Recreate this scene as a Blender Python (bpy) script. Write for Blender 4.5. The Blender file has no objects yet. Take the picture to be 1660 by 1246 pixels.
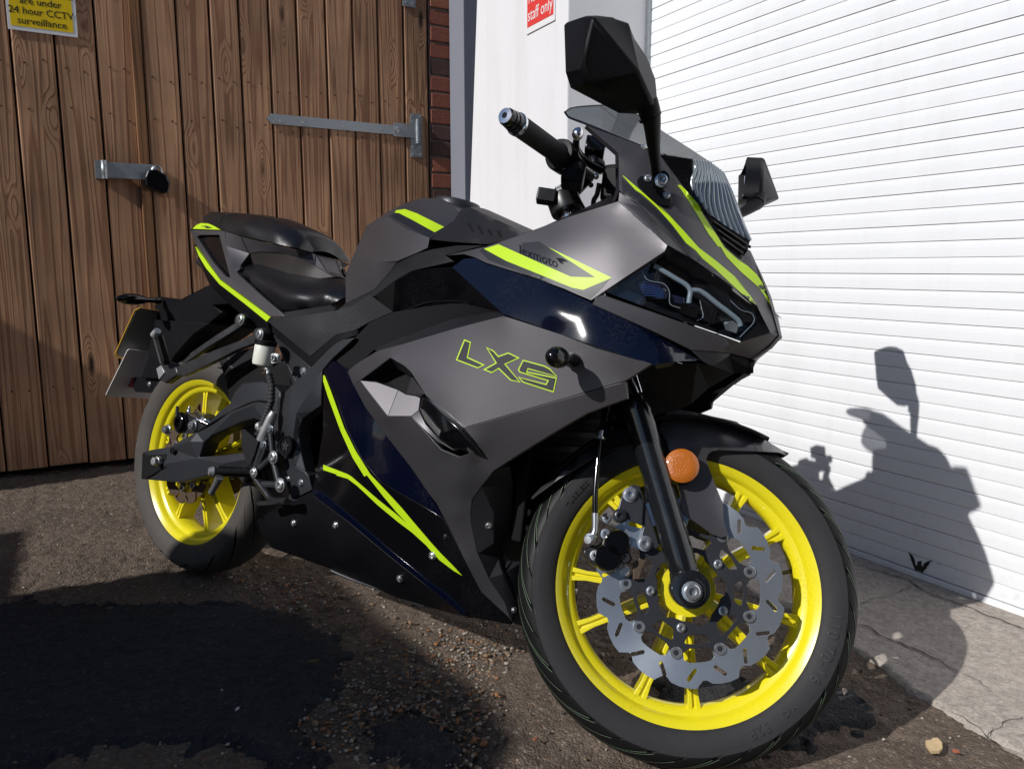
import bpy, bmesh, math, random
import numpy as np
from mathutils import Vector, Matrix
from mathutils.bvhtree import BVHTree
from mathutils.geometry import delaunay_2d_cdt

SC = bpy.context.scene
COL = SC.collection
R = math.radians
random.seed(7)
RNG = np.random.default_rng(7)

# ------------------------------------------------------------------ camera, sky, sun, exposure
EYE = Vector((0.0, 0.0, 0.8354))
cam_data = bpy.data.cameras.new('camera')
cam = bpy.data.objects.new('camera', cam_data)
COL.objects.link(cam)
cam.location = EYE
cam.rotation_euler = (R(90 - 8.5), 0, 0)
cam_data.sensor_width = 36.0
cam_data.lens = 36.0 * 1250 / 1660
cam_data.clip_start = 0.02
cam_data.clip_end = 500
SC.camera = cam

AZ, EL = R(54.0), R(35.0)
TO_SUN = Vector((-math.sin(AZ) * math.cos(EL), -math.cos(AZ) * math.cos(EL), math.sin(EL)))
world = bpy.data.worlds.new('World')
SC.world = world
world.use_nodes = True
wn = world.node_tree
bg = wn.nodes['Background']
sky = wn.nodes.new('ShaderNodeTexSky')
sky.sky_type = 'NISHITA'
sky.sun_disc = False
sky.sun_elevation = EL
sky.sun_rotation = math.atan2(TO_SUN.x, TO_SUN.y)
sky.air_density = 1.0
sky.dust_density = 0.6
sky.ozone_density = 4.0
wn.links.new(sky.outputs[0], bg.inputs[0])
bg.inputs[1].default_value = 0.072
sun_data = bpy.data.lights.new('sun', 'SUN')
sun_data.energy = 3.7
sun_data.angle = R(0.5)
sun_data.color = (1.0, 0.975, 0.945)
sun = bpy.data.objects.new('sun', sun_data)
COL.objects.link(sun)
sun.rotation_euler = TO_SUN.to_track_quat('Z', 'Y').to_euler()
SC.view_settings.view_transform = 'Standard'
SC.view_settings.look = 'None'
SC.view_settings.exposure = 0.10
SC.view_settings.gamma = 1.0
SC.view_settings.use_curve_mapping = False
SC.cycles.max_bounces = 8
SC.cycles.transparent_max_bounces = 12

# ------------------------------------------------------------------ materials
def mat(name, col, rough=0.5, metal=0.0, coat=0.0, spec=0.5, var=0.0, vscale=20, bump=0.0, bscale=200,
        bdist=0.001, rvar=0.0, dust=0.0, dustcol=(0.25, 0.22, 0.19), coat_rough=0.05):
    m = bpy.data.materials.new(name)
    m.use_nodes = True
    nt = m.node_tree
    b = nt.nodes['Principled BSDF']
    b.inputs['Base Color'].default_value = (*col, 1)
    b.inputs['Roughness'].default_value = rough
    b.inputs['Metallic'].default_value = metal
    b.inputs['Specular IOR Level'].default_value = spec
    b.inputs['Coat Weight'].default_value = coat
    b.inputs['Coat Roughness'].default_value = coat_rough
    tc = nt.nodes.new('ShaderNodeTexCoord')
    if var > 0 or rvar > 0:
        n = nt.nodes.new('ShaderNodeTexNoise')
        n.inputs['Scale'].default_value = vscale
        n.inputs['Detail'].default_value = 6
        n.inputs['Roughness'].default_value = 0.65
        nt.links.new(tc.outputs['Object'], n.inputs['Vector'])
        if var > 0:
            mx = nt.nodes.new('ShaderNodeMix'); mx.data_type = 'RGBA'
            mx.inputs[6].default_value = (*[c * (1 - var) for c in col], 1)
            mx.inputs[7].default_value = (*[min(1, c * (1 + var)) for c in col], 1)
            nt.links.new(n.outputs[0], mx.inputs[0])
            nt.links.new(mx.outputs[2], b.inputs['Base Color'])
        if rvar > 0:
            mr = nt.nodes.new('ShaderNodeMapRange')
            mr.inputs[1].default_value = 0.3; mr.inputs[2].default_value = 0.7
            mr.inputs[3].default_value = max(0.02, rough - rvar); mr.inputs[4].default_value = rough + rvar
            nt.links.new(n.outputs[0], mr.inputs[0])
            nt.links.new(mr.outputs[0], b.inputs['Roughness'])
    if dust > 0:
        n2 = nt.nodes.new('ShaderNodeTexNoise')
        n2.inputs['Scale'].default_value = 260; n2.inputs['Detail'].default_value = 3
        nt.links.new(tc.outputs['Object'], n2.inputs['Vector'])
        n3 = nt.nodes.new('ShaderNodeTexNoise')
        n3.inputs['Scale'].default_value = 9; n3.inputs['Detail'].default_value = 5
        nt.links.new(tc.outputs['Object'], n3.inputs['Vector'])
        mu = nt.nodes.new('ShaderNodeMath'); mu.operation = 'MULTIPLY'
        nt.links.new(n2.outputs[0], mu.inputs[0]); nt.links.new(n3.outputs[0], mu.inputs[1])
        mr = nt.nodes.new('ShaderNodeMapRange')
        mr.inputs[1].default_value = 0.27; mr.inputs[2].default_value = 0.48
        mr.inputs[3].default_value = 0; mr.inputs[4].default_value = dust
        nt.links.new(mu.outputs[0], mr.inputs[0])
        mx = nt.nodes.new('ShaderNodeMix'); mx.data_type = 'RGBA'
        src = b.inputs['Base Color'].links[0].from_socket if b.inputs['Base Color'].links else None
        if src: nt.links.new(src, mx.inputs[6])
        else: mx.inputs[6].default_value = (*col, 1)
        mx.inputs[7].default_value = (*dustcol, 1)
        nt.links.new(mr.outputs[0], mx.inputs[0])
        nt.links.new(mx.outputs[2], b.inputs['Base Color'])
    if bump > 0:
        n4 = nt.nodes.new('ShaderNodeTexNoise')
        n4.inputs['Scale'].default_value = bscale; n4.inputs['Detail'].default_value = 3
        nt.links.new(tc.outputs['Object'], n4.inputs['Vector'])
        bp = nt.nodes.new('ShaderNodeBump')
        bp.inputs['Strength'].default_value = bump; bp.inputs['Distance'].default_value = bdist
        nt.links.new(n4.outputs[0], bp.inputs['Height'])
        nt.links.new(bp.outputs[0], b.inputs['Normal'])
    return m

def weather(m, strength, col, zlo=0.0, zhi=0.35, scale=(9, 9, 0.7)):
    nt = m.node_tree; b = nt.nodes['Principled BSDF']; src = b.inputs['Base Color'].links[0].from_socket
    g = nt.nodes.new('ShaderNodeNewGeometry'); mp = nt.nodes.new('ShaderNodeMapping'); mp.inputs['Scale'].default_value = scale
    nt.links.new(g.outputs['Position'], mp.inputs[0])
    n = nt.nodes.new('ShaderNodeTexNoise'); n.inputs['Scale'].default_value = 1; n.inputs['Detail'].default_value = 6; n.inputs['Roughness'].default_value = 0.7
    nt.links.new(mp.outputs[0], n.inputs['Vector'])
    r = nt.nodes.new('ShaderNodeMapRange'); r.inputs[1].default_value = 0.50; r.inputs[2].default_value = 0.78; r.inputs[4].default_value = strength
    nt.links.new(n.outputs[0], r.inputs[0])
    n2 = nt.nodes.new('ShaderNodeTexNoise'); n2.inputs['Scale'].default_value = 38; n2.inputs['Detail'].default_value = 5
    nt.links.new(g.outputs['Position'], n2.inputs['Vector'])
    r2 = nt.nodes.new('ShaderNodeMapRange'); r2.inputs[1].default_value = 0.58; r2.inputs[2].default_value = 0.72; r2.inputs[4].default_value = 1
    nt.links.new(n2.outputs[0], r2.inputs[0])
    sp = nt.nodes.new('ShaderNodeSeparateXYZ'); nt.links.new(g.outputs['Position'], sp.inputs[0])
    rz = nt.nodes.new('ShaderNodeMapRange'); rz.inputs[1].default_value = zlo; rz.inputs[2].default_value = zhi; rz.inputs[3].default_value = strength * 1.6; rz.inputs[4].default_value = 0
    nt.links.new(sp.outputs[2], rz.inputs[0])
    mu = nt.nodes.new('ShaderNodeMath'); mu.operation = 'MULTIPLY'; nt.links.new(r2.outputs[0], mu.inputs[0]); nt.links.new(rz.outputs[0], mu.inputs[1])
    ad = nt.nodes.new('ShaderNodeMath'); ad.operation = 'ADD'; ad.use_clamp = True; nt.links.new(r.outputs[0], ad.inputs[0]); nt.links.new(mu.outputs[0], ad.inputs[1])
    mx = nt.nodes.new('ShaderNodeMix'); mx.data_type = 'RGBA'; mx.inputs[7].default_value = (*col, 1)
    nt.links.new(ad.outputs[0], mx.inputs[0]); nt.links.new(src, mx.inputs[6]); nt.links.new(mx.outputs[2], b.inputs['Base Color'])

M = {}
M['matt_grey'] = mat('matt_grey_paint', (0.080, 0.076, 0.083), 0.42, 0.62, var=0.10, vscale=7, dust=0.07, bump=0.10, bscale=1400, bdist=0.0004)
M['dark_grey'] = mat('dark_grey_plastic', (0.015, 0.015, 0.018), 0.46, 0.0, spec=0.22, dust=0.04, bump=0.1, bscale=500, bdist=0.0004)
M['black_plastic'] = mat('black_plastic', (0.0045, 0.0045, 0.006), 0.45, spec=0.15, dust=0.025, bump=0.08, bscale=600, bdist=0.0004)
M['grain'] = mat('grained_plastic', (0.016, 0.017, 0.020), 0.45, spec=0.35, dust=0.03, bump=0.6, bscale=520, bdist=0.0012)
M['matt_black'] = mat('matt_black', (0.004, 0.004, 0.005), 0.75, spec=0.2)
M['navy'] = mat('gloss_navy', (0.0013, 0.0026, 0.0105), 0.12, 0.0, coat=0.5, spec=0.3, dust=0.05, coat_rough=0.03)
M['gloss_black'] = mat('gloss_black', (0.003, 0.003, 0.004), 0.16, coat=0.35, spec=0.35, dust=0.03)
M['lime'] = mat('lime_print', (0.46, 0.68, 0.010), 0.42, dust=0.03)
M['stripe_black'] = mat('black_print', (0.012, 0.013, 0.018), 0.4)
M['wheel_yellow'] = mat('yellow_paint', (0.76, 0.66, 0.014), 0.28, coat=0.4, var=0.12, vscale=9, dust=0.30, dustcol=(0.16, 0.12, 0.05))
M['rubber'] = mat('tyre_rubber', (0.030, 0.029, 0.031), 0.62, spec=0.22, var=0.22, vscale=18, dust=0.06, dustcol=(0.12, 0.10, 0.085), bump=0.15, bscale=300, bdist=0.0006)
M['rubber_worn'] = mat('dusty_tyre_rubber', (0.055, 0.048, 0.042), 0.75, var=0.3, vscale=16, dust=0.3, dustcol=(0.16, 0.13, 0.10), bump=0.15, bscale=300, bdist=0.0006)
M['rubber_new'] = mat('fresh_tread_rubber', (0.0075, 0.0075, 0.008), 0.5, spec=0.2, dust=0.03, dustcol=(0.09, 0.08, 0.07))
M['rubber_text'] = mat('raised_rubber', (0.038, 0.037, 0.040), 0.5, spec=0.3)
M['groove'] = mat('groove_black', (0.003, 0.003, 0.003), 0.9, spec=0.1)
M['tread_line'] = mat('green_tread_line', (0.20, 0.28, 0.18), 0.7, var=0.4, vscale=120)
M['steel'] = mat('brushed_steel', (0.56, 0.58, 0.60), 0.30, 1.0, rvar=0.10, vscale=60, var=0.08)
M['disc'] = mat('disc_steel', (0.64, 0.70, 0.79), 0.26, 0.84, var=0.12, vscale=60, bump=0.15, bscale=900, bdist=0.0002)
_b = M['disc'].node_tree.nodes['Principled BSDF']; _b.inputs['Anisotropic'].default_value = 0.75
_t = M['disc'].node_tree.nodes.new('ShaderNodeTangent'); _t.direction_type = 'RADIAL'; _t.axis = 'Y'
M['disc'].node_tree.links.new(_t.outputs[0], _b.inputs['Tangent'])
M['chrome'] = mat('chrome', (0.72, 0.73, 0.75), 0.10, 1.0)
M['zinc'] = mat('zinc_bolt', (0.62, 0.63, 0.64), 0.28, 0.9, var=0.15, vscale=200)
M['alu'] = mat('cast_aluminium', (0.50, 0.50, 0.51), 0.42, 0.8, var=0.12, vscale=40)
M['black_metal'] = mat('black_metal', (0.014, 0.014, 0.016), 0.34, 0.0, spec=0.6, dust=0.10, rvar=0.06, vscale=40)
M['fork_black'] = mat('fork_black_paint', (0.008, 0.009, 0.011), 0.22, coat=0.5, dust=0.06, rvar=0.05, vscale=30)
M['satin_grey'] = mat('satin_grey_metal', (0.030, 0.032, 0.038), 0.40, 0.3, dust=0.06)
M['leather'] = mat('black_seat_vinyl', (0.006, 0.006, 0.008), 0.34, spec=0.45, bump=0.35, bscale=420, bdist=0.0011)
M['seat_back'] = mat('seat_back_vinyl', (0.026, 0.022, 0.020), 0.6, bump=0.3, bscale=420, bdist=0.001)
M['amber'] = mat('amber_reflector', (0.46, 0.125, 0.008), 0.25, coat=0.8, bump=0.9, bscale=420, bdist=0.0015)
M['red_lens'] = mat('red_lens', (0.30, 0.01, 0.015), 0.2, coat=0.6)
M['blue_lens'] = mat('blue_projector_lens', (0.008, 0.014, 0.045), 0.08, coat=1.0)
M['bezel_blue'] = mat('blue_glass_line', (0.03, 0.07, 0.20), 0.2, coat=0.5)
M['drl'] = mat('pale_light_guide', (0.21, 0.26, 0.29), 0.3, coat=0.4)
M['reservoir'] = mat('milky_plastic', (0.70, 0.70, 0.62), 0.45)
M['fluid'] = mat('brake_fluid_tint', (0.52, 0.42, 0.16), 0.4)
M['plate_back'] = mat('plate_back', (0.17, 0.175, 0.17), 0.5, dust=0.3)
M['plate_yellow'] = mat('plate_yellow', (0.75, 0.42, 0.03), 0.4)
M['flap'] = mat('grey_flap', (0.60, 0.57, 0.57), 0.55, var=0.12, vscale=25)
M['mirror_glass'] = mat('mirror_glass', (0.8, 0.8, 0.8), 0.03, 1.0)
M['rib_chrome'] = mat('ribbed_silver', (0.36, 0.40, 0.42), 0.28, 0.6)
M['rust'] = mat('rusty_steel', (0.085, 0.055, 0.035), 0.6, 0.4, var=0.3, vscale=60)
M['sign_white'] = mat('sign_white', (0.78, 0.78, 0.78), 0.35)
M['sign_yellow'] = mat('sign_yellow', (0.86, 0.60, 0.01), 0.35, dust=0.08)
M['sign_red'] = mat('sign_red', (0.72, 0.055, 0.05), 0.35)
M['yard_wall'] = mat('dark_grey_render', (0.055, 0.058, 0.065), 0.9, var=0.2, vscale=2)
M['ink'] = mat('black_ink', (0.012, 0.012, 0.012), 0.5)

def clear_glass(name, tint, fac, rough=0.02):
    m = bpy.data.materials.new(name); m.use_nodes = True
    nt = m.node_tree; nt.nodes.clear()
    o = nt.nodes.new('ShaderNodeOutputMaterial')
    t = nt.nodes.new('ShaderNodeBsdfTransparent'); t.inputs[0].default_value = (*tint, 1)
    g = nt.nodes.new('ShaderNodeBsdfGlossy'); g.inputs['Roughness'].default_value = rough
    f0 = nt.nodes.new('ShaderNodeLayerWeight')
    f = nt.nodes.new('ShaderNodeMath'); f.operation = 'POWER'; f.inputs[1].default_value = 3.5
    nt.links.new(f0.outputs['Facing'], f.inputs[0])
    mr = nt.nodes.new('ShaderNodeMath'); mr.operation = 'MULTIPLY_ADD'
    mr.inputs[1].default_value = 0.8; mr.inputs[2].default_value = fac
    nt.links.new(f.outputs[0], mr.inputs[0])
    mx = nt.nodes.new('ShaderNodeMixShader')
    nt.links.new(mr.outputs[0], mx.inputs[0]); nt.links.new(t.outputs[0], mx.inputs[1]); nt.links.new(g.outputs[0], mx.inputs[2])
    nt.links.new(mx.outputs[0], o.inputs[0])
    return m
M['bowl'] = mat('smoked_reflector', (0.020, 0.021, 0.026), 0.22, 0.5, coat=0.3)
M['lens'] = clear_glass('headlight_glass', (0.93, 0.95, 0.98), 0.05)
M['screen'] = clear_glass('smoked_screen', (0.36, 0.38, 0.39), 0.14, 0.06)
_n = M['screen'].node_tree
_o = [x for x in _n.nodes if x.type == 'OUTPUT_MATERIAL'][0]; _s = _o.inputs[0].links[0].from_socket
_d = _n.nodes.new('ShaderNodeBsdfDiffuse'); _d.inputs[0].default_value = (0.13, 0.14, 0.145, 1)
_m = _n.nodes.new('ShaderNodeMixShader'); _m.inputs[0].default_value = 0.55
_n.links.new(_s, _m.inputs[1]); _n.links.new(_d.outputs[0], _m.inputs[2]); _n.links.new(_m.outputs[0], _o.inputs[0])

# ------------------------------------------------------------------ object helpers
def link(name, me, m=None, parent=None, matrix=None):
    o = bpy.data.objects.new(name, me)
    COL.objects.link(o)
    if m is not None:
        for k in (m if isinstance(m, (list, tuple)) else [m]): me.materials.append(k)
    if parent is not None: o.parent = parent
    if matrix is not None: o.matrix_local = matrix
    return o

def obj(name, bm, m=None, parent=None, smooth=None, matrix=None):
    me = bpy.data.meshes.new(name)
    bmesh.ops.recalc_face_normals(bm, faces=bm.faces)
    bm.to_mesh(me); bm.free()
    if smooth is not None:
        me.polygons.foreach_set('use_smooth', [True] * len(me.polygons))
        me.set_sharp_from_angle(angle=R(smooth))
    return link(name, me, m, parent, matrix)

def empty(name, loc=(0, 0, 0), rotz=0.0, matrix=None):
    o = bpy.data.objects.new(name, None)
    COL.objects.link(o)
    o.empty_display_size = 0.1
    if matrix is not None: o.matrix_world = matrix
    else:
        o.location = loc; o.rotation_euler = (0, 0, rotz)
    return o

def tag(o, label=None, cat=None, group=None, kind=None):
    if label: o['label'] = label
    if cat: o['category'] = cat
    if group: o['group'] = group
    if kind: o['kind'] = kind
    return o

def bevel(o, w=0.001, seg=2, ang=40):
    b = o.modifiers.new('bevel', 'BEVEL')
    b.width = w; b.segments = seg; b.limit_method = 'ANGLE'; b.angle_limit = R(ang)
    b.use_clamp_overlap = True
    return o

def add_box(bm, x0, x1, y0, y1, z0, z1):
    v = [bm.verts.new(p) for p in ((x0, y0, z0), (x1, y0, z0), (x1, y1, z0), (x0, y1, z0),
                                   (x0, y0, z1), (x1, y0, z1), (x1, y1, z1), (x0, y1, z1))]
    for f in ((0, 3, 2, 1), (4, 5, 6, 7), (0, 1, 5, 4), (1, 2, 6, 5), (2, 3, 7, 6), (3, 0, 4, 7)):
        bm.faces.new([v[i] for i in f])

def frame_for(axis):
    a = Vector(axis).normalized()
    u = a.orthogonal().normalized()
    return u, a.cross(u), a

def add_lathe(bm, origin, axis, prof, n=20, cap=True):
    """prof: (radius, distance along axis)"""
    o = Vector(origin); u, v, a = frame_for(axis)
    rings = []
    for r, t in prof:
        if r < 1e-6: rings.append([bm.verts.new(o + a * t)])
        else: rings.append([bm.verts.new(o + a * t + (u * math.cos(2 * math.pi * i / n) + v * math.sin(2 * math.pi * i / n)) * r) for i in range(n)])
    for A, B in zip(rings, rings[1:]):
        for i in range(n):
            j = (i + 1) % n
            if len(A) == 1 and len(B) == 1: continue
            if len(A) == 1: bm.faces.new((A[0], B[i], B[j]))
            elif len(B) == 1: bm.faces.new((A[i], A[j], B[0]))
            else: bm.faces.new((A[i], A[j], B[j], B[i]))
    if cap:
        for ring in (rings[0], rings[-1]):
            if len(ring) > 1: bm.faces.new(ring)

def add_tube(bm, pts, r, n=8, smooth=True, flat=None):
    pts = [Vector(p) for p in pts]
    if smooth and len(pts) > 2:
        q = []
        P = [2 * pts[0] - pts[1]] + pts + [2 * pts[-1] - pts[-2]]
        rr = []
        rs = r if isinstance(r, (list, tuple)) else [r] * len(pts)
        for i in range(1, len(P) - 2):
            for k in range(6):
                t = k / 6
                a, b, c, d = P[i - 1], P[i], P[i + 1], P[i + 2]
                q.append(0.5 * ((2 * b) + (c - a) * t + (2 * a - 5 * b + 4 * c - d) * t * t + (3 * b - a - 3 * c + d) * t ** 3))
                rr.append(rs[i - 1] * (1 - t) + rs[i] * t)
        q.append(pts[-1]); rr.append(rs[-1])
        pts, r = q, rr
    rs = r if isinstance(r, (list, tuple)) else [r] * len(pts)
    rings = []; prev = None
    for i, p in enumerate(pts):
        d = (pts[min(i + 1, len(pts) - 1)] - pts[max(i - 1, 0)]).normalized()
        if prev is None: u = d.orthogonal().normalized()
        else: u = (prev - d * prev.dot(d)).normalized()
        prev = u; v = d.cross(u)
        rings.append([bm.verts.new(p + (u * math.cos(2 * math.pi * k / n) + v * math.sin(2 * math.pi * k / n)) * rs[i]) for k in range(n)])
    for A, B in zip(rings, rings[1:]):
        for i in range(n):
            bm.faces.new((A[i], A[(i + 1) % n], B[(i + 1) % n], B[i]))
    bm.faces.new(rings[0]); bm.faces.new(rings[-1])

def lathe(name, origin, axis, prof, m, parent, n=20, smooth=35, matrix=None):
    bm = bmesh.new(); add_lathe(bm, origin, axis, prof, n)
    return obj(name, bm, m, parent, smooth, matrix)

def tube(name, pts, r, m, parent, n=8, smooth=True, matrix=None):
    bm = bmesh.new(); add_tube(bm, pts, r, n, smooth)
    return obj(name, bm, m, parent, 50, matrix)

def pip(x, y, poly):
    c = False; n = len(poly); j = n - 1
    for i in range(n):
        xi, yi = poly[i]; xj, yj = poly[j]
        if (yi > y) != (yj > y) and x < (xj - xi) * (y - yi) / (yj - yi) + xi: c = not c
        j = i
    return c

def cdt(outer, holes=(), pts=(), segs=()):
    """2-D triangulation of an outline with holes, extra points and extra edges -> verts2d, tris, idx map"""
    v = [Vector(p[:2]) for p in outer]; e = [(i, (i + 1) % len(outer)) for i in range(len(outer))]
    for h in holes:
        o = len(v); v += [Vector(p[:2]) for p in h]; e += [(o + i, o + (i + 1) % len(h)) for i in range(len(h))]
    v += [Vector(p[:2]) for p in pts]
    e += list(segs)
    V, E_, F, ov, _, _ = delaunay_2d_cdt(v, e, [], 0, 1e-7)
    tris = []
    for f in F:
        cx = sum(V[i].x for i in f) / 3; cy = sum(V[i].y for i in f) / 3
        if pip(cx, cy, [(p[0], p[1]) for p in outer]) and not any(pip(cx, cy, [(p[0], p[1]) for p in h]) for h in holes):
            tris.append(tuple(f))
    return V, tris, ov

def boundary_edges(tris):
    s = {}
    for t in tris:
        for a, b in ((t[0], t[1]), (t[1], t[2]), (t[2], t[0])):
            if (b, a) in s: del s[(b, a)]
            else: s[(a, b)] = 1
    return list(s)

def plate_bm(outer, holes, place, d0, d1):
    """flat plate: 2-D outline with holes, thickness from d0 to d1; place(x, y, d) -> 3-D"""
    V, tris, _ = cdt(outer, holes)
    bm = bmesh.new()
    A = [bm.verts.new(place(p.x, p.y, d0)) for p in V]
    B = [bm.verts.new(place(p.x, p.y, d1)) for p in V]
    for t in tris:
        bm.faces.new([A[i] for i in t]); bm.faces.new([B[i] for i in reversed(t)])
    for a, b in boundary_edges(tris):
        bm.faces.new((A[b], A[a], B[a], B[b]))
    bmesh.ops.delete(bm, geom=[x for x in bm.verts if not x.link_faces], context='VERTS')
    return bm

def text_mesh(body, size, extrude, spacing=1.0, align='LEFT', line=1.0):
    cu = bpy.data.curves.new('text', 'FONT')
    cu.body = body; cu.size = size; cu.extrude = extrude
    cu.space_character = spacing; cu.align_x = align; cu.space_line = line
    cu.resolution_u = 3
    o = bpy.data.objects.new('text', cu); COL.objects.link(o)
    dg = bpy.context.evaluated_depsgraph_get(); dg.update()
    me = bpy.data.meshes.new_from_object(o.evaluated_get(dg))
    bpy.data.objects.remove(o); bpy.data.curves.remove(cu)
    return me

# ------------------------------------------------------------------ the yard: room axes g (along the gate) and s (along the shutter)
YAW = R(29.2)
GV = Vector((math.cos(YAW), math.sin(YAW), 0)); SV = Vector((-math.sin(YAW), math.cos(YAW), 0))
def RM(g, s, z=0.0): return GV * g + SV * s + Vector((0, 0, z))
ROOM = Matrix.Rotation(YAW, 4, 'Z')
F_PX = 1250.0
CP, SP = math.cos(R(8.5)), math.sin(R(8.5))
def ray(px, py):
    x, y = (px - 830) / F_PX, (py - 623) / F_PX
    return Vector((x, CP - y * SP, -SP - y * CP))
def ground_at(px, py):
    d = ray(px, py); return EYE + d * (-EYE.z / d.z)
SUN_G, SUN_S, SUN_Z = TO_SUN.dot(GV), TO_SUN.dot(SV), TO_SUN.z

def noise_grid(n, m, scale, seed):
    rs = np.random.default_rng(seed)
    gx = rs.random((int(n / scale) + 4, int(m / scale) + 4))
    xi = np.arange(n) / scale; yi = np.arange(m) / scale
    x0 = xi.astype(int); y0 = yi.astype(int); fx = (xi - x0)[:, None]; fy = (yi - y0)[None]
    fx = fx * fx * (3 - 2 * fx); fy = fy * fy * (3 - 2 * fy)
    a = gx[np.ix_(x0, y0)]; b = gx[np.ix_(x0 + 1, y0)]; c = gx[np.ix_(x0, y0 + 1)]; d = gx[np.ix_(x0 + 1, y0 + 1)]
    return (a * (1 - fx) + b * fx) * (1 - fy) + (c * (1 - fx) + d * fx) * fy - 0.5

def grid_mesh(X, Y, Z):
    n, m = Z.shape
    co = np.stack([np.broadcast_to(X[:, None], Z.shape), np.broadcast_to(Y[None], Z.shape), Z], -1).reshape(-1, 3)
    i = np.arange(n * m).reshape(n, m)
    f = np.stack([i[:-1, :-1], i[1:, :-1], i[1:, 1:], i[:-1, 1:]], -1).reshape(-1, 4)
    me = bpy.data.meshes.new('grid')
    me.vertices.add(len(co)); me.vertices.foreach_set('co', co.ravel())
    me.loops.add(f.size); me.loops.foreach_set('vertex_index', f.ravel())
    me.polygons.add(len(f)); me.polygons.foreach_set('loop_start', np.arange(0, f.size, 4)); me.polygons.foreach_set('loop_total', np.full(len(f), 4))
    me.polygons.foreach_set('use_smooth', np.ones(len(f), bool))
    me.update(); me.validate()
    return me

def rough_ground(name, base, spots, bump_d, big, crack=0.0):
    m = bpy.data.materials.new(name); m.use_nodes = True
    nt = m.node_tree; b = nt.nodes['Principled BSDF']
    b.inputs['Roughness'].default_value = 0.85
    b.inputs['Specular IOR Level'].default_value = 0.25
    tc = nt.nodes.new('ShaderNodeTexCoord')
    def noise(sc, det=6, rough=0.6):
        n = nt.nodes.new('ShaderNodeTexNoise'); n.inputs['Scale'].default_value = sc
        n.inputs['Detail'].default_value = det; n.inputs['Roughness'].default_value = rough
        nt.links.new(tc.outputs['Object'], n.inputs['Vector']); return n
    n1 = noise(2.3, 8, 0.7); n2 = noise(60, 6, 0.7)
    v = nt.nodes.new('ShaderNodeTexVoronoi'); v.inputs['Scale'].default_value = 210
    nt.links.new(tc.outputs['Object'], v.inputs['Vector'])
    v2 = nt.nodes.new('ShaderNodeTexVoronoi'); v2.inputs['Scale'].default_value = 62
    nt.links.new(tc.outputs['Object'], v2.inputs['Vector'])
    r1 = nt.nodes.new('ShaderNodeValToRGB')
    r1.color_ramp.elements[0].position = 0.3; r1.color_ramp.elements[1].position = 0.7
    r1.color_ramp.elements[0].color = (*[c * (1 - big) for c in base], 1)
    r1.color_ramp.elements[1].color = (*[c * (1 + big) for c in base], 1)
    nt.links.new(n1.outputs[0], r1.inputs[0])
    cr = nt.nodes.new('ShaderNodeValToRGB')           # stone colours by cell
    cr.color_ramp.interpolation = 'CONSTANT'
    els = cr.color_ramp.elements
    els[0].position = 0; els[0].color = (*spots[0], 1); els[1].position = 1.0 / len(spots); els[1].color = (*spots[1], 1)
    for k in range(2, len(spots)):
        e = els.new(k / len(spots)); e.color = (*spots[k], 1)
    sx = nt.nodes.new('ShaderNodeSeparateColor'); nt.links.new(v.outputs['Color'], sx.inputs[0])
    nt.links.new(sx.outputs[0], cr.inputs[0])
    th = nt.nodes.new('ShaderNodeMapRange'); th.inputs[1].default_value = 0.72; th.inputs[2].default_value = 0.82
    nt.links.new(sx.outputs[1], th.inputs[0])
    fm = nt.nodes.new('ShaderNodeMath'); fm.operation = 'MULTIPLY'; fm.inputs[1].default_value = 0.55
    nt.links.new(th.outputs[0], fm.inputs[0])
    mx = nt.nodes.new('ShaderNodeMix'); mx.data_type = 'RGBA'
    nt.links.new(fm.outputs[0], mx.inputs[0]); nt.links.new(r1.outputs[0], mx.inputs[6]); nt.links.new(cr.outputs[0], mx.inputs[7])
    mm = nt.nodes.new('ShaderNodeMix'); mm.data_type = 'RGBA'; mm.blend_type = 'MULTIPLY'; mm.inputs[0].default_value = 0.8
    r2 = nt.nodes.new('ShaderNodeValToRGB'); r2.color_ramp.elements[0].position = 0.25; r2.color_ramp.elements[1].position = 0.62
    r2.color_ramp.elements[0].color = (0.45, 0.43, 0.42, 1); r2.color_ramp.elements[1].color = (1.1, 1.08, 1.05, 1)
    nt.links.new(n2.outputs[0], r2.inputs[0]); nt.links.new(mx.outputs[2], mm.inputs[6]); nt.links.new(r2.outputs[0], mm.inputs[7])
    nt.links.new(mm.outputs[2], b.inputs['Base Color'])
    ad = nt.nodes.new('ShaderNodeMath'); ad.operation = 'ADD'
    iv = nt.nodes.new('ShaderNodeMath'); iv.operation = 'SUBTRACT'; iv.inputs[0].default_value = 1.0
    nt.links.new(v.outputs['Distance'], iv.inputs[1])
    nt.links.new(iv.outputs[0], ad.inputs[0]); nt.links.new(n2.outputs[0], ad.inputs[1])
    ad2 = nt.nodes.new('ShaderNodeMath'); ad2.operation = 'SUBTRACT'
    nt.links.new(ad.outputs[0], ad2.inputs[0]); nt.links.new(v2.outputs['Distance'], ad2.inputs[1])
    bp = nt.nodes.new('ShaderNodeBump'); bp.inputs['Strength'].default_value = 0.9; bp.inputs['Distance'].default_value = bump_d
    nt.links.new(ad2.outputs[0], bp.inputs['Height']); nt.links.new(bp.outputs[0], b.inputs['Normal'])
    return m
M['asphalt'] = rough_ground('worn_asphalt', (0.124, 0.095, 0.074), [(0.20, 0.16, 0.13), (0.07, 0.06, 0.055), (0.24, 0.155, 0.10), (0.15, 0.13, 0.115), (0.09, 0.075, 0.065), (0.30, 0.26, 0.22)], 0.0032, 0.30)
M['concrete'] = rough_ground('grey_concrete', (0.40, 0.355, 0.315), [(0.50, 0.46, 0.42), (0.36, 0.33, 0.30), (0.42, 0.38, 0.34), (0.25, 0.23, 0.21)], 0.0016, 0.10)
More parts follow.
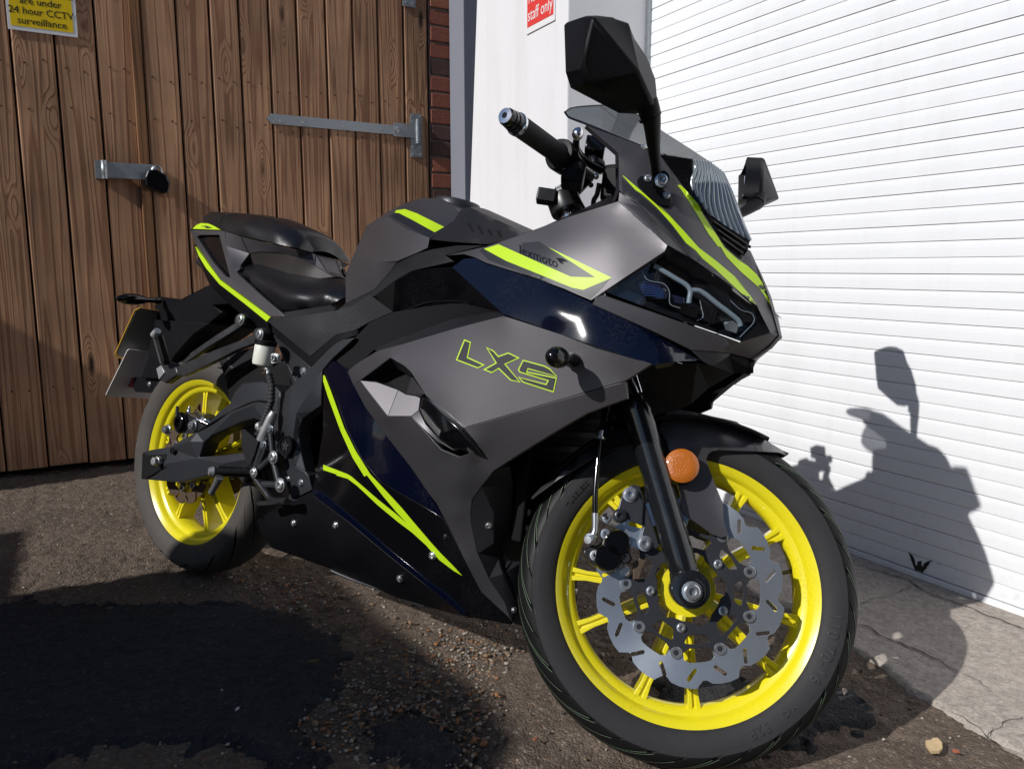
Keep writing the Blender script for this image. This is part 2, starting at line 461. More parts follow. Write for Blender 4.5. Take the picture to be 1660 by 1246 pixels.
M['grit_dark'] = mat('dark_crack', (0.030, 0.026, 0.023), 0.9)

def axis_coords(lo, hi, step, far):
    a = np.arange(lo, hi, step)
    ext = [0.03, 0.06, 0.12, 0.3, 0.8, 2, 5, 12, far]
    return np.concatenate([lo - np.array(ext[::-1]), a, hi + np.array(ext)])
gx = axis_coords(-2.3, 1.45, 0.0075, 60); gy = axis_coords(0.95, 3.4, 0.0075, 60)
n_, m_ = len(gx), len(gy)
gz = 0.008 * noise_grid(n_, m_, 60, 1) + 0.006 * noise_grid(n_, m_, 14, 2) + 0.006 * noise_grid(n_, m_, 3.2, 3) + 0.005 * noise_grid(n_, m_, 1.4, 4)
pit = noise_grid(n_, m_, 9, 5); gz -= 0.006 * np.clip((pit - 0.22) / 0.2, 0, 1)
near = np.zeros((n_, m_)); near[9:-9, 9:-9] = 1
gz = gz * near - 0.002
ground = link('ground', grid_mesh(gx, gy, gz), M['asphalt'])
tag(ground, kind='structure')

# newer dark tar patches, stretched to paint the foreground shade darker
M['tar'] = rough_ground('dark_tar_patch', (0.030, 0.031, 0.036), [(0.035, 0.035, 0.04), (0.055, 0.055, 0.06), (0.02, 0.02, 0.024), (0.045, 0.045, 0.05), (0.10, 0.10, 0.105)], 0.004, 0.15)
def tar_shade_patch(px_out, seed):
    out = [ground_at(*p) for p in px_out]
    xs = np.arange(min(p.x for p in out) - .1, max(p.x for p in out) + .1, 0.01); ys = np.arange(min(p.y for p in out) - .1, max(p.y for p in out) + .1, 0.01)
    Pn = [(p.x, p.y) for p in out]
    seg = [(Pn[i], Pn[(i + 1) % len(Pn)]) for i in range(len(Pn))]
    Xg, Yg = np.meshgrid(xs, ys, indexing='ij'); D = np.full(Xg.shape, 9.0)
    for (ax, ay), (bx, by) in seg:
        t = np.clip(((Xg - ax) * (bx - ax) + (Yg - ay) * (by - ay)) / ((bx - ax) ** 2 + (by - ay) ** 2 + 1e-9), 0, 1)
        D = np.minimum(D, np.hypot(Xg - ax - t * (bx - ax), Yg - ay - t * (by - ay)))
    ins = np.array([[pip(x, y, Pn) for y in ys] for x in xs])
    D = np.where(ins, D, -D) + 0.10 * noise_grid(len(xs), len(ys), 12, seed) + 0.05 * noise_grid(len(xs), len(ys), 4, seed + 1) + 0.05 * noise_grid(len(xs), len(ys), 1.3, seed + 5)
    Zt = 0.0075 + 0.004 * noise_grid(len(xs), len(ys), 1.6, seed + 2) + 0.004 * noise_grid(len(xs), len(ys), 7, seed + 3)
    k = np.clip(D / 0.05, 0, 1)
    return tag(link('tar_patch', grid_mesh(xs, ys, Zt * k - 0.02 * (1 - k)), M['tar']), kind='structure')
tar_shade_patch([(-300, 985), (60, 972), (330, 975), (520, 1000), (600, 1060), (560, 1130), (520, 1180), (560, 1246), (-500, 1246)], 31)
tar_shade_patch([(600, 1165), (690, 1150), (760, 1190), (770, 1246), (540, 1246)], 41)
tar_shade_patch([(1255, 1090), (1400, 1085), (1480, 1140), (1500, 1165), (1380, 1215), (1200, 1246), (1100, 1246), (1000, 1060)], 51)

# concrete apron in front of the shutter, broken edge towards the asphalt
ga = np.arange(1.30, 2.3, 0.008); sa = np.arange(-2.0, 2.45, 0.008)
GA, SA = len(ga), len(sa)
edge = 1.415 + 0.03 * noise_grid(GA, SA, 40, 11) + 0.03 * noise_grid(GA, SA, 12, 12) + 0.02 * noise_grid(GA, SA, 3, 13) + 0.20 * np.clip(sa[None] - 0.99, -1.2, 0.25)
hz = 0.009 + 0.003 * noise_grid(GA, SA, 50, 14) + 0.0012 * noise_grid(GA, SA, 2.5, 15)
k = np.clip((ga[:, None] - edge) / 0.02, 0, 1)
hz = hz * k + (1 - k) * -0.02
apron = link('concrete_apron', grid_mesh(ga, sa, hz), M['concrete'], matrix=ROOM)
tag(apron, kind='structure')
def crack(pts, w):
    P = []
    for a, b in zip(pts, pts[1:]):
        A, B = ground_at(*a), ground_at(*b); n = max(2, int((B - A).length / 0.012))
        for i in range(n): P.append(A.lerp(B, i / n))
    P.append(ground_at(*pts[-1]))
    bm = bmesh.new(); prev = None
    for i, p in enumerate(P):
        d = (P[min(i + 1, len(P) - 1)] - P[max(i - 1, 0)]); d.z = 0; d.normalize(); nrm = Vector((-d.y, d.x, 0))
        off = nrm * random.uniform(-0.004, 0.004); ww = w * random.uniform(0.4, 1.3) * (0.25 if i in (0, len(P) - 1) else 1)
        q = p + off; q.z = 0.0125
        a, b = bm.verts.new(q + nrm * ww), bm.verts.new(q - nrm * ww)
        if prev: bm.faces.new((prev[0], a, b, prev[1]))
        prev = (a, b)
    o = obj('crack', bm, M['grit_dark'], apron)
    o.matrix_parent_inverse = ROOM.inverted()
    return o
crack([(1389, 921), (1430, 933), (1468, 945), (1480, 951), (1494, 962), (1525, 975), (1559, 987), (1610, 1008), (1660, 1028)], 0.0022)
crack([(1391, 1018), (1410, 1025), (1432, 1039), (1461, 1050), (1480, 1059), (1505, 1070), (1530, 1083), (1555, 1099)], 0.0022)
crack([(1394, 987), (1412, 978), (1440, 971), (1462, 962), (1482, 956)], 0.0010)
crack([(1532, 1158), (1558, 1170), (1585, 1187), (1600, 1206), (1622, 1219), (1655, 1231)], 0.0010)
crack([(1555, 1099), (1585, 1112), (1610, 1130)], 0.0007)
crack([(1600, 1206), (1625, 1180), (1660, 1170)], 0.0007)

# pebbles: loose pea gravel in patches, one stuff object per colour family
def pebble_field(name, n, sampler, cols, seed, size=(0.0016, 0.0046)):
    rs = random.Random(seed)
    base = bmesh.new(); bmesh.ops.create_icosphere(base, subdivisions=1, radius=1.0)
    bv = np.array([v.co[:] for v in base.verts]); bf = np.array([[v.index for v in f.verts] for f in base.faces]); base.free()
    co, fc, mi = [], [], []
    for i in range(n):
        x, y = sampler(rs)
        r = rs.uniform(*size) * (1.0 if rs.random() < 0.85 else 1.5)
        s = np.array([r * rs.uniform(0.9, 1.5), r * rs.uniform(0.7, 1.1), r * rs.uniform(0.45, 0.8)])
        a = rs.uniform(0, 6.283); c, sn = math.cos(a), math.sin(a)
        v = bv * s * (1 + 0.18 * RNG.standard_normal((len(bv), 1)))
        v = v @ np.array([[c, sn, 0], [-sn, c, 0], [0, 0, 1]])
        fc.append(bf + len(bv) * i); co.append(v + np.array([x, y, r * 0.30])); mi += [rs.randrange(len(cols))] * len(bf)
    co = np.concatenate(co); f = np.concatenate(fc)
    me = bpy.data.meshes.new(name)
    me.vertices.add(len(co)); me.vertices.foreach_set('co', co.ravel())
    me.loops.add(f.size); me.loops.foreach_set('vertex_index', f.ravel().astype(np.int32))
    me.polygons.add(len(f)); me.polygons.foreach_set('loop_start', np.arange(0, f.size, 3)); me.polygons.foreach_set('loop_total', np.full(len(f), 3))
    me.polygons.foreach_set('use_smooth', np.ones(len(f), bool))
    me.update()
    o = link(name, me, cols)
    me.polygons.foreach_set('material_index', np.array(mi, np.int32))
    return tag(o, kind='stuff')
PC = [mat('pebble_tan', (0.22, 0.145, 0.085), 0.7, var=0.3, vscale=90), mat('pebble_orange', (0.25, 0.11, 0.042), 0.7, var=0.3, vscale=90),
      mat('pebble_grey', (0.15, 0.135, 0.12), 0.75, var=0.3, vscale=90), mat('pebble_pale', (0.36, 0.31, 0.25), 0.7, var=0.2, vscale=90), mat('pebble_dark', (0.08, 0.07, 0.06), 0.75)]
def patch(cx, cy, sx, sy):
    def f(rs):
        x, y = rs.gauss(cx, sx), min(1500, max(800, rs.gauss(cy, sy)))
        while y > 1070 and x > 800 + rs.random() * 30: x = rs.gauss(cx, sx)
        p = ground_at(x, y); return p.x, p.y
    return f
def mixed(patches):
    def f(rs):
        w = rs.random() * sum(p[4] for p in patches)
        for p in patches:
            w -= p[4]
            if w <= 0: break
        return patch(*p[:4])(rs)
    return f
tag(pebble_field('pea_gravel', 2400, mixed([(770, 1062, 45, 28, 1.2), (640, 1120, 90, 60, 3), (480, 960, 60, 25, 1), (700, 1180, 90, 45, 2), (850, 1010, 50, 18, .8), (420, 1150, 90, 60, 1.0)]), PC, 3), 'loose orange and brown pea gravel lying in patches beside the motorcycle', 'gravel')
def anywhere(rs): return rs.uniform(-2.2, 1.0), rs.uniform(1.0, 3.3)
tag(pebble_field('grit', 3000, anywhere, [PC[0], PC[2], PC[3], PC[4]], 5, (0.0012, 0.0032)), 'fine loose grit scattered over the yard ground', 'grit')

# a torn piece of pale wood or card lying in the right corner
wc = ground_at(1512, 1222)
bm = bmesh.new()
outl = [(-0.022, -0.012), (-0.008, -0.017), (0.004, -0.014), (0.016, -0.004), (0.021, 0.008), (0.013, 0.012), (0.008, 0.010), (-0.002, 0.014), (-0.012, 0.006)]
bm.free()
bm = plate_bm(outl, [], lambda x, y, d: Vector((x, y, d + 0.12 * abs(x) * (1 if x > 0 else 0.4))), 0.010, 0.015)
chip = obj('wood_chip', bm, mat('pale_wood_chip', (0.55, 0.40, 0.22), 0.8, var=0.2, vscale=80, bump=0.4, bscale=200))
chip.location = (wc.x, wc.y, 0.004); chip.rotation_euler = (0, 0, R(25))
tag(chip, 'torn pale brown wood chip lying on the concrete in the bottom right corner', 'wood chip')
def litter(name, px, py, size, col, label, cat, seed):
    rs = random.Random(seed); p = ground_at(px, py)
    n = 7; outl = [(size * rs.uniform(.6, 1.2) * math.cos(2 * math.pi * i / n), size * .55 * rs.uniform(.6, 1.2) * math.sin(2 * math.pi * i / n)) for i in range(n)]
    o = obj(name, plate_bm(outl, [], lambda x, y, d: Vector((x, y, d + 4 * x * x)), 0.004, 0.0065), mat(name + '_colour', col, 0.8, var=0.2, vscale=100))
    o.location = (p.x, p.y, 0.008); o.rotation_euler = (0, 0, rs.uniform(0, 6))
    tag(o, label, cat)
litter('red_stone', 1548, 1228, 0.007, (0.40, 0.10, 0.05), 'small red stone right of the wood chip', 'stone', 1)
litter('torn_paper', 1368, 1130, 0.011, (0.30, 0.25, 0.22), 'small torn paper scrap on the shaded asphalt right of the front tyre', 'paper', 2)
litter('brick_crumb', 868, 1208, 0.006, (0.30, 0.09, 0.05), 'dark red brick crumb on the ground left of the front tyre', 'stone', 3)
litter('white_scrap', 386, 1158, 0.006, (0.6, 0.6, 0.6), 'tiny white scrap on the dark ground below the belly fairing', 'litter', 4)
litter('dead_leaf', 508, 1080, 0.012, (0.10, 0.085, 0.03), 'dark dead leaf on the shaded ground under the belly fairing', 'leaf', 5)

# ------------------------------------------------------------------ wooden gate
def wood_mat(name, light, dark, seed):
    m = bpy.data.materials.new(name); m.use_nodes = True
    nt = m.node_tree; b = nt.nodes['Principled BSDF']; b.inputs['Roughness'].default_value = 0.62
    b.inputs['Specular IOR Level'].default_value = 0.3
    tc = nt.nodes.new('ShaderNodeTexCoord'); oi = nt.nodes.new('ShaderNodeObjectInfo')
    mp = nt.nodes.new('ShaderNodeMapping'); mp.inputs['Scale'].default_value = (1, 1, 0.028)
    ofs = nt.nodes.new('ShaderNodeVectorMath'); ofs.operation = 'SCALE'; ofs.inputs['Scale'].default_value = 17.0
    cmb = nt.nodes.new('ShaderNodeCombineXYZ')
    for k in range(3): nt.links.new(oi.outputs['Random'], cmb.inputs[k])
    nt.links.new(cmb.outputs[0], ofs.inputs[0])
    add = nt.nodes.new('ShaderNodeVectorMath'); add.operation = 'ADD'
    nt.links.new(tc.outputs['Object'], add.inputs[0]); nt.links.new(ofs.outputs[0], add.inputs[1])
    nt.links.new(add.outputs[0], mp.inputs[0])
    n = nt.nodes.new('ShaderNodeTexNoise'); n.inputs['Scale'].default_value = 11; n.inputs['Detail'].default_value = 2; n.inputs['Distortion'].default_value = 0.2
    nt.links.new(mp.outputs[0], n.inputs['Vector'])
    # knots
    kn = nt.nodes.new('ShaderNodeMapping'); kn.inputs['Scale'].default_value = (7.5, 7.5, 2.0)
    nt.links.new(add.outputs[0], kn.inputs[0])
    vo = nt.nodes.new('ShaderNodeTexVoronoi'); vo.inputs['Scale'].default_value = 1.0; vo.inputs['Randomness'].default_value = 1.0
    nt.links.new(kn.outputs[0], vo.inputs['Vector'])
    kf = nt.nodes.new('ShaderNodeMapRange'); kf.inputs[1].default_value = 0.045; kf.inputs[2].default_value = 0.12; kf.inputs[3].default_value = 1; kf.inputs[4].default_value = 0
    nt.links.new(vo.outputs['Distance'], kf.inputs[0])
    # rings: growth lines bent round the knots
    ks = nt.nodes.new('ShaderNodeMapRange'); ks.inputs[1].default_value = 0.0; ks.inputs[2].default_value = 0.30; ks.inputs[3].default_value = 0.40; ks.inputs[4].default_value = 0
    ks.interpolation_type = 'SMOOTHSTEP'
    nt.links.new(vo.outputs['Distance'], ks.inputs[0])
    s1 = nt.nodes.new('ShaderNodeMath'); s1.operation = 'ADD'
    nt.links.new(n.outputs[0], s1.inputs[0]); nt.links.new(ks.outputs[0], s1.inputs[1])
    mu = nt.nodes.new('ShaderNodeMath'); mu.operation = 'MULTIPLY'; mu.inputs[1].default_value = 74
    nt.links.new(s1.outputs[0], mu.inputs[0])
    si = nt.nodes.new('ShaderNodeMath'); si.operation = 'SINE'; nt.links.new(mu.outputs[0], si.inputs[0])
    rp = nt.nodes.new('ShaderNodeMapRange'); rp.inputs[1].default_value = 0.0; rp.inputs[2].default_value = 1.0
    nt.links.new(si.outputs[0], rp.inputs[0])
    fine = nt.nodes.new('ShaderNodeTexNoise'); fine.inputs['Scale'].default_value = 90; fine.inputs['Detail'].default_value = 4
    nt.links.new(mp.outputs[0], fine.inputs['Vector'])
    st = nt.nodes.new('ShaderNodeTexNoise'); st.inputs['Scale'].default_value = 3.0; st.inputs['Detail'].default_value = 6
    nt.links.new(add.outputs[0], st.inputs['Vector'])
    mx = nt.nodes.new('ShaderNodeMix'); mx.data_type = 'RGBA'; mx.inputs[6].default_value = (*light, 1); mx.inputs[7].default_value = (*dark, 1)
    fa = nt.nodes.new('ShaderNodeMath'); fa.operation = 'MULTIPLY'; fa.inputs[1].default_value = 0.58
    nt.links.new(rp.outputs[0], fa.inputs[0]); nt.links.new(fa.outputs[0], mx.inputs[0])
    m2 = nt.nodes.new('ShaderNodeMix'); m2.data_type = 'RGBA'; m2.blend_type = 'MULTIPLY'; m2.inputs[0].default_value = 0.7
    r2 = nt.nodes.new('ShaderNodeValToRGB'); r2.color_ramp.elements[0].position = 0.3; r2.color_ramp.elements[1].position = 0.7
    r2.color_ramp.elements[0].color = (0.55, 0.52, 0.50, 1); r2.color_ramp.elements[1].color = (1.15, 1.12, 1.05, 1)
    nt.links.new(st.outputs[0], r2.inputs[0]); nt.links.new(mx.outputs[2], m2.inputs[6]); nt.links.new(r2.outputs[0], m2.inputs[7])
    m3 = nt.nodes.new('ShaderNodeMix'); m3.data_type = 'RGBA'; m3.blend_type = 'MULTIPLY'; m3.inputs[0].default_value = 0.70
    nt.links.new(m2.outputs[2], m3.inputs[6]); nt.links.new(fine.outputs['Color'], m3.inputs[7])
    nt.links.new(fine.outputs[0], m3.inputs[7])
    m4 = nt.nodes.new('ShaderNodeMix'); m4.data_type = 'RGBA'; m4.inputs[7].default_value = (0.028, 0.014, 0.008, 1)
    nt.links.new(kf.outputs[0], m4.inputs[0]); nt.links.new(m3.outputs[2], m4.inputs[6])
    nt.links.new(m4.outputs[2], b.inputs['Base Color'])
    bp = nt.nodes.new('ShaderNodeBump'); bp.inputs['Strength'].default_value = 0.5; bp.inputs['Distance'].default_value = 0.0015
    nt.links.new(rp.outputs[0], bp.inputs['Height']); nt.links.new(bp.outputs[0], b.inputs['Normal'])
    return m
M['wood'] = wood_mat('stained_pine', (0.62, 0.355, 0.205), (0.27, 0.105, 0.048), 1)
M['wood_edge'] = wood_mat('orange_pine_edge', (0.33, 0.165, 0.075), (0.17, 0.070, 0.028), 2)
M['galv'] = mat('galvanised_steel', (0.30, 0.33, 0.35), 0.45, 0.7, var=0.25, vscale=60, rvar=0.1)
M['galv_bolt'] = mat('galvanised_bolt', (0.42, 0.44, 0.45), 0.4, 0.8)

def plank(g0, g1, s_face, z0, z1, parent, m, t=0.022, name='plank'):
    # chamfered board: cross-section in (g, s), local origin at its own base so grain differs per board
    c = 0.0055; gap = 0.0034
    a, b_ = g0 + gap, g1 - gap
    sec = [(a, s_face + t), (a, s_face + c), (a + c, s_face), (b_ - c, s_face), (b_, s_face + c), (b_, s_face + t)]
    bm = bmesh.new()
    lo = [bm.verts.new((x - a, y - s_face, z0)) for x, y in sec]; hi = [bm.verts.new((x - a, y - s_face, z1)) for x, y in sec]
    for i in range(6):
        j = (i + 1) % 6; bm.faces.new((lo[i], lo[j], hi[j], hi[i]))
    bm.faces.new(lo); bm.faces.new(hi)
    o = obj(name, bm, m, parent)
    o.location = (a, s_face + random.uniform(-0.0015, 0.0015), 0)
    return o
GATE_S = 3.605
def gate(name, bounds, s_face, label):
    g = empty(name, (0, 0, 0), YAW)
    tag(g, label, 'gate', 'gate leaves')
    for a, b_ in zip(bounds, bounds[1:]):
        plank(a, b_, s_face, 0.03 + random.uniform(-0.004, 0.004), 3.0, g, M['wood'])
    for z in (0.35, 1.45, 2.55):
        bm = bmesh.new(); add_box(bm, bounds[0] + .01, bounds[-1] - .01, s_face + 0.0245, s_face + 0.06, z - .06, z + .06)
        obj('rail', bm, M['wood'], g)
    return g
NAIL = None
def nail_rows(leaf, bounds, s_face):
    global NAIL
    if NAIL is None:
        bm = bmesh.new(); add_lathe(bm, (0, 0, 0), (0, -1, 0), [(.0038, -.001), (.0038, .0003), (.002, .0008), (0, .0008)], 8)
        NAIL = bpy.data.meshes.new('nail'); bmesh.ops.recalc_face_normals(bm, faces=bm.faces); bm.to_mesh(NAIL); bm.free(); NAIL.materials.append(M['nail'])
    for g0, g1 in zip(bounds, bounds[1:]):
        for z in (0.35, 1.45, 1.62):
            for f in (.28, .72):
                o = bpy.data.objects.new('nail', NAIL); COL.objects.link(o); o.parent = leaf
                o.location = (g0 + (g1 - g0) * f + random.uniform(-.008, .008), s_face - .0018, z + random.uniform(-.02, .02))
M['nail'] = mat('rusty_nail', (0.045, 0.022, 0.014), 0.8)
left_leaf = gate('wooden_gate', [-2.27, -2.13, -1.99, -1.85, -1.71, -1.56, -1.42, -1.28, -1.14, -1.0, -0.86, -0.73, -0.60, -0.445, -0.305, -0.158, -0.012, 0.132, 0.272], GATE_S + 0.03, 'dark stained pine gate leaf at the left carrying the yellow sign')
right_leaf = gate('wooden_gate', [0.297, 0.431, 0.561, 0.680, 0.805, 0.926, 1.055, 1.180, 1.301, 1.428, 1.552], GATE_S, 'brown pine gate leaf with a long strap hinge next to the brick pier')
bm = bmesh.new(); add_box(bm, 0.258, 0.296, GATE_S - 0.004, GATE_S + 0.055, 0.03, 3.0)
bevel(obj('gate_stile', bm, M['wood_edge'], right_leaf), 0.003)
bm = bmesh.new(); add_box(bm, -3.0, 1.75, GATE_S + 0.10, GATE_S + 0.14, 0, 3.2)
back = obj('dark_backing', bm, M['matt_black'], right_leaf)
nail_rows(left_leaf, [-0.305, -0.158, -0.012, 0.132, 0.272], GATE_S + 0.03); nail_rows(right_leaf, [0.297, 0.431, 0.561, 0.680, 0.805, 0.926, 1.055, 1.180, 1.301, 1.428, 1.552], GATE_S)
# strap hinge on the right leaf
def flat_bolt(parent, g, z, s, r=0.008, h=0.004):
    bm = bmesh.new()
    add_lathe(bm, (g, s, z), (0, -1, 0), [(r, 0), (r, h * .6), (r * .7, h), (r * .35, h), (r * .3, h * .5), (0, h * .5)], 12)
    return obj('hinge_bolt', bm, M['galv_bolt'], parent, 40)
def hinge(z, parent, g0=0.795, g1=1.40, sl=0.0):
    o = plate_bm([(g0 - .018, z), (g0 - .008, z + .010), (g0, z + .018), (g0, z + .022), (g1, z + .022 + sl), (g1, z - .022 + sl), (g0, z - .022), (g0, z - .018), (g0 - .008, z - .010)], [], lambda x, y, d: Vector((x, d, y)), GATE_S - 0.0065, GATE_S - 0.0015)
    h = bevel(obj('strap_hinge', o, M['galv'], parent), 0.0015)
    for gg in (0.83, 0.93, 1.12, 1.30): flat_bolt(h, gg, z + random.uniform(-.008, .008), GATE_S - .0065, 0.007, 0.003)
    flat_bolt(h, 1.385, z + .002, GATE_S - .011, 0.016, 0.006)
    bm = bmesh.new()
    add_box(bm, 1.452, 1.512, GATE_S - 0.006, GATE_S - 0.0012, z - .118, z + .085)
    p = bevel(obj('hinge_plate', bm, M['galv'], parent), 0.001)
    bm = bmesh.new(); add_box(bm, 1.365, 1.475, GATE_S - 0.011, GATE_S - 0.0068, z - .030, z + .034)
    bevel(obj('hinge_eye', bm, M['galv'], p), 0.001)
    bm = bmesh.new(); add_lathe(bm, (1.487, GATE_S - 0.014, z - .055), (0, 0, 1), [(.011, 0), (.011, .008), (.0125, .008), (.0125, .095), (.010, .097), (.010, .112), (.005, .116)], 14)
    obj('hinge_pin', bm, M['galv'], p, 40)
    for a in (1.463, 1.501):
        for zz in (-.106, -.07, .045, .072): flat_bolt(p, a, z + zz, GATE_S - .006, 0.0055, 0.003)
hinge(1.490, right_leaf)
bm = bmesh.new(); add_box(bm, 1.425, 1.490, GATE_S - 0.007, GATE_S - 0.0012, 2.055, 2.25)
p = bevel(obj('hinge_plate', bm, M['galv'], right_leaf), 0.001)
for a in (1.44, 1.474): flat_bolt(p, a, 2.072, GATE_S - .007, 0.006, 0.003)
# hasp across the two leaves, with a padlock
bm = bmesh.new(); add_box(bm, 0.138, 0.325, GATE_S - 0.012, GATE_S - 0.0045, 1.200, 1.262)
hs = bevel(obj('hasp', bm, M['galv'], left_leaf), 0.001)
bm = bmesh.new(); add_lathe(bm, (0.128, GATE_S - 0.008, 1.196), (0, 0, 1), [(.012, 0), (.012, .022), (.0125, .023), (.0125, .044), (.012, .045), (.012, .072)], 14)
obj('hasp_knuckle', bm, M['galv_bolt'], hs, 40)
bm = bmesh.new(); add_box(bm, 0.095, 0.128, GATE_S - 0.0085, GATE_S + 0.029, 1.196, 1.266)
obj('hasp_plate', bm, M['galv'], hs)
pl = empty('padlock', RM(0.325, GATE_S - 0.035, 1.19), YAW)
tag(pl, 'black weatherproof padlock hanging from the hasp between the gate leaves', 'padlock')
body = plate_bm([(-.045, -.035), (.02, -.045), (.042, -.03), (.038, .012), (.02, .034), (-.02, .045), (-.052, .030), (-.055, .0)], [], lambda x, y, d: Vector((x, d, y)), -0.020, 0.022)
bevel(obj('lock_body', body, M['gloss_black'], pl, matrix=Matrix.Rotation(R(18), 4, 'Y')), 0.006, 3)
bm = bmesh.new(); add_tube(bm, [(-.02, 0, .02), (-.022, 0, .05), (-.005, 0, .066), (.012, 0, .05), (.012, 0, .02)], 0.0045, 8)
obj('shackle', bm, M['steel'], pl, 60)

# ------------------------------------------------------------------ signs
sg = empty('cctv_sign', RM(0, 0, 0), YAW)
tag(sg, 'yellow sign with a white border and black text about camera surveillance', 'sign')
SS = GATE_S + 0.0275
bm = bmesh.new(); add_box(bm, -0.160, 0.072, SS - 0.004, SS, 1.735, 2.06); bevel(obj('sign_board', bm, M['sign_white'], sg), 0.0008)
bm = bmesh.new(); add_box(bm, -0.150, 0.058, SS - 0.0048, SS - 0.0041, 1.750, 2.05); obj('yellow_panel', bm, M['sign_yellow'], sg)
TXT = Matrix(((1, 0, 0, 0), (0, 0, -1, 0), (0, 1, 0, 0), (0, 0, 0, 1)))
for i, ln in enumerate(['These premises', 'are under', '24 hour CCTV', 'surveillance']):
    me = text_mesh(ln, 0.036, 0.0003, 0.98, 'CENTER')
    link('lettering', me, M['ink'], sg, Matrix.Translation((-0.046, SS - 0.0052, 1.871 - i * 0.0365)) @ TXT)

# ------------------------------------------------------------------ brick pier
M['bricks'] = [mat('red_brick', (0.24, 0.075, 0.045), 0.85, var=0.35, vscale=30, bump=0.6, bscale=120, bdist=0.003),
               mat('dark_brick', (0.10, 0.048, 0.040), 0.85, var=0.4, vscale=30, bump=0.6, bscale=120, bdist=0.003),
               mat('orange_brick', (0.30, 0.105, 0.055), 0.85, var=0.35, vscale=30, bump=0.6, bscale=120, bdist=0.003)]
M['mortar'] = mat('lime_mortar', (0.22, 0.18, 0.15), 0.95, var=0.3, vscale=40, bump=0.5, bscale=150, bdist=0.002)
pier = empty('brick_pier', (0, 0, 0), YAW)
tag(pier, 'narrow red brick pier between the wooden gate and the white wall', 'brick pier')
bm = bmesh.new(); add_box(bm, 1.560, 1.80, GATE_S + 0.008, GATE_S + 0.22, 0, 3.0); obj('mortar', bm, M['mortar'], pier)
def brick_mesh():
    bm = bmesh.new(); add_box(bm, 0, 0.215, 0, 0.10, 0, 0.066)
    bmesh.ops.bevel(bm, geom=bm.edges[:], offset=0.003, segments=1, affect='EDGES')
    for v in bm.verts: v.co += Vector([random.uniform(-.0012, .0012) for _ in range(3)])
    me = bpy.data.meshes.new('brick'); bm.to_mesh(me); bm.free(); return me
BM_ = []
for k in range(3):
    for q in range(2):
        me = brick_mesh(); me.materials.append(M['bricks'][k]); BM_.append(me)
zc = 0.01; row = 0
while zc < 2.9:
    me = random.choice([BM_[0], BM_[1], BM_[0], BM_[2], BM_[3], BM_[4], BM_[5]])
    o = bpy.data.objects.new('brick', me); COL.objects.link(o); o.parent = pier
    o.location = (1.563 + (0.004 if row % 2 else 0), GATE_S + random.uniform(-.003, .003), zc)
    zc += 0.0765; row += 1

# ------------------------------------------------------------------ white wall and its painted shade strip
M['render'] = mat('white_render', (0.74, 0.735, 0.75), 0.8, var=0.05, vscale=5, bump=0.25, bscale=60, bdist=0.003)
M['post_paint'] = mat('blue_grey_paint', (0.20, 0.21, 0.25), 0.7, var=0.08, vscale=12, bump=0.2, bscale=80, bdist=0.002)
weather(M['render'], 0.22, (0.45, 0.43, 0.40), 0.0, 0.5)
W0, S1 = 1.573, 2.411
wall = empty('white_wall', (0, 0, 0), YAW)
tag(wall, 'white rendered wall with the red staff only sign between gate and shutter', 'wall')
bm = bmesh.new()
zt = 3.2
def far_s(z): return 3.20 - 0.10 * (z - 1.2)  # far edge slanted to copy a shadow line
lo = [(W0, S1, 0), (2.0, S1, 0), (2.0, far_s(0), 0), (W0, far_s(0), 0)]
hi = [(W0, S1, zt), (2.0, S1, zt), (2.0, far_s(zt), zt), (W0, far_s(zt), zt)]
lv = [bm.verts.new(p) for p in lo]; hv = [bm.verts.new(p) for p in hi]
for i in range(4):
    j = (i + 1) % 4; bm.faces.new((lv[i], lv[j], hv[j], hv[i]))
bm.faces.new(lv); bm.faces.new(hv)
bevel(obj('render_coat', bm, M['render'], wall), 0.006, 3)
bm = bmesh.new(); add_box(bm, 1.662, 2.0, 3.44, 3.60, 0, 3.2)  # box coloured blue-grey to stand for a shaded strip of the wall
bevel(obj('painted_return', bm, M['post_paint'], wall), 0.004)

# red sign on the white wall (faces the yard, text runs towards the shutter)
def side_px(px, py):                               # a point of the photograph on the wall face g = W0 -> (s, z)
    d = ray(px, py); t = (W0 - EYE.dot(GV)) / d.dot(GV); p = EYE + d * t
    return p.dot(SV), p.z
s_a, z_a = side_px(855, 57); s_b, z_b = side_px(901, 38)
ns = empty('staff_sign', (0, 0, 0), YAW)
tag(ns, 'red and white no entry staff only sign on the white wall', 'sign')
bm = bmesh.new(); add_box(bm, W0 - 0.005, W0 - 0.0005, s_b, s_a, z_a, z_a + 0.26); bevel(obj('sign_board', bm, M['sign_white'], ns), 0.0006)
bm = bmesh.new(); add_box(bm, W0 - 0.0058, W0 - 0.0051, s_b + .008, s_a - .008, z_a + 0.022, z_a + 0.25); obj('red_panel', bm, M['sign_red'], ns)
wsg = s_a - s_b
TXS = Matrix(((0, 0, -1, 0), (-1, 0, 0, 0), (0, 1, 0, 0), (0, 0, 0, 1)))     # text x -> -s, faces -g
for i, ln in enumerate(['No entry', 'staff only']):
    me = text_mesh(ln, 0.062, 0.0003, 1.0, 'CENTER')
    co = [v.co.x for v in me.vertices]; sc = (wsg - .028) / (max(co) - min(co)) * (0.80 if i == 0 else 1.0)
    link('lettering', me, M['sign_white'], ns, Matrix.Translation((W0 - 0.0062, (s_a + s_b) / 2 + (.012 if i == 0 else 0), z_a + 0.105 - i * 0.062)) @ TXS @ Matrix.Diagonal((sc, 1, 1, 1)))

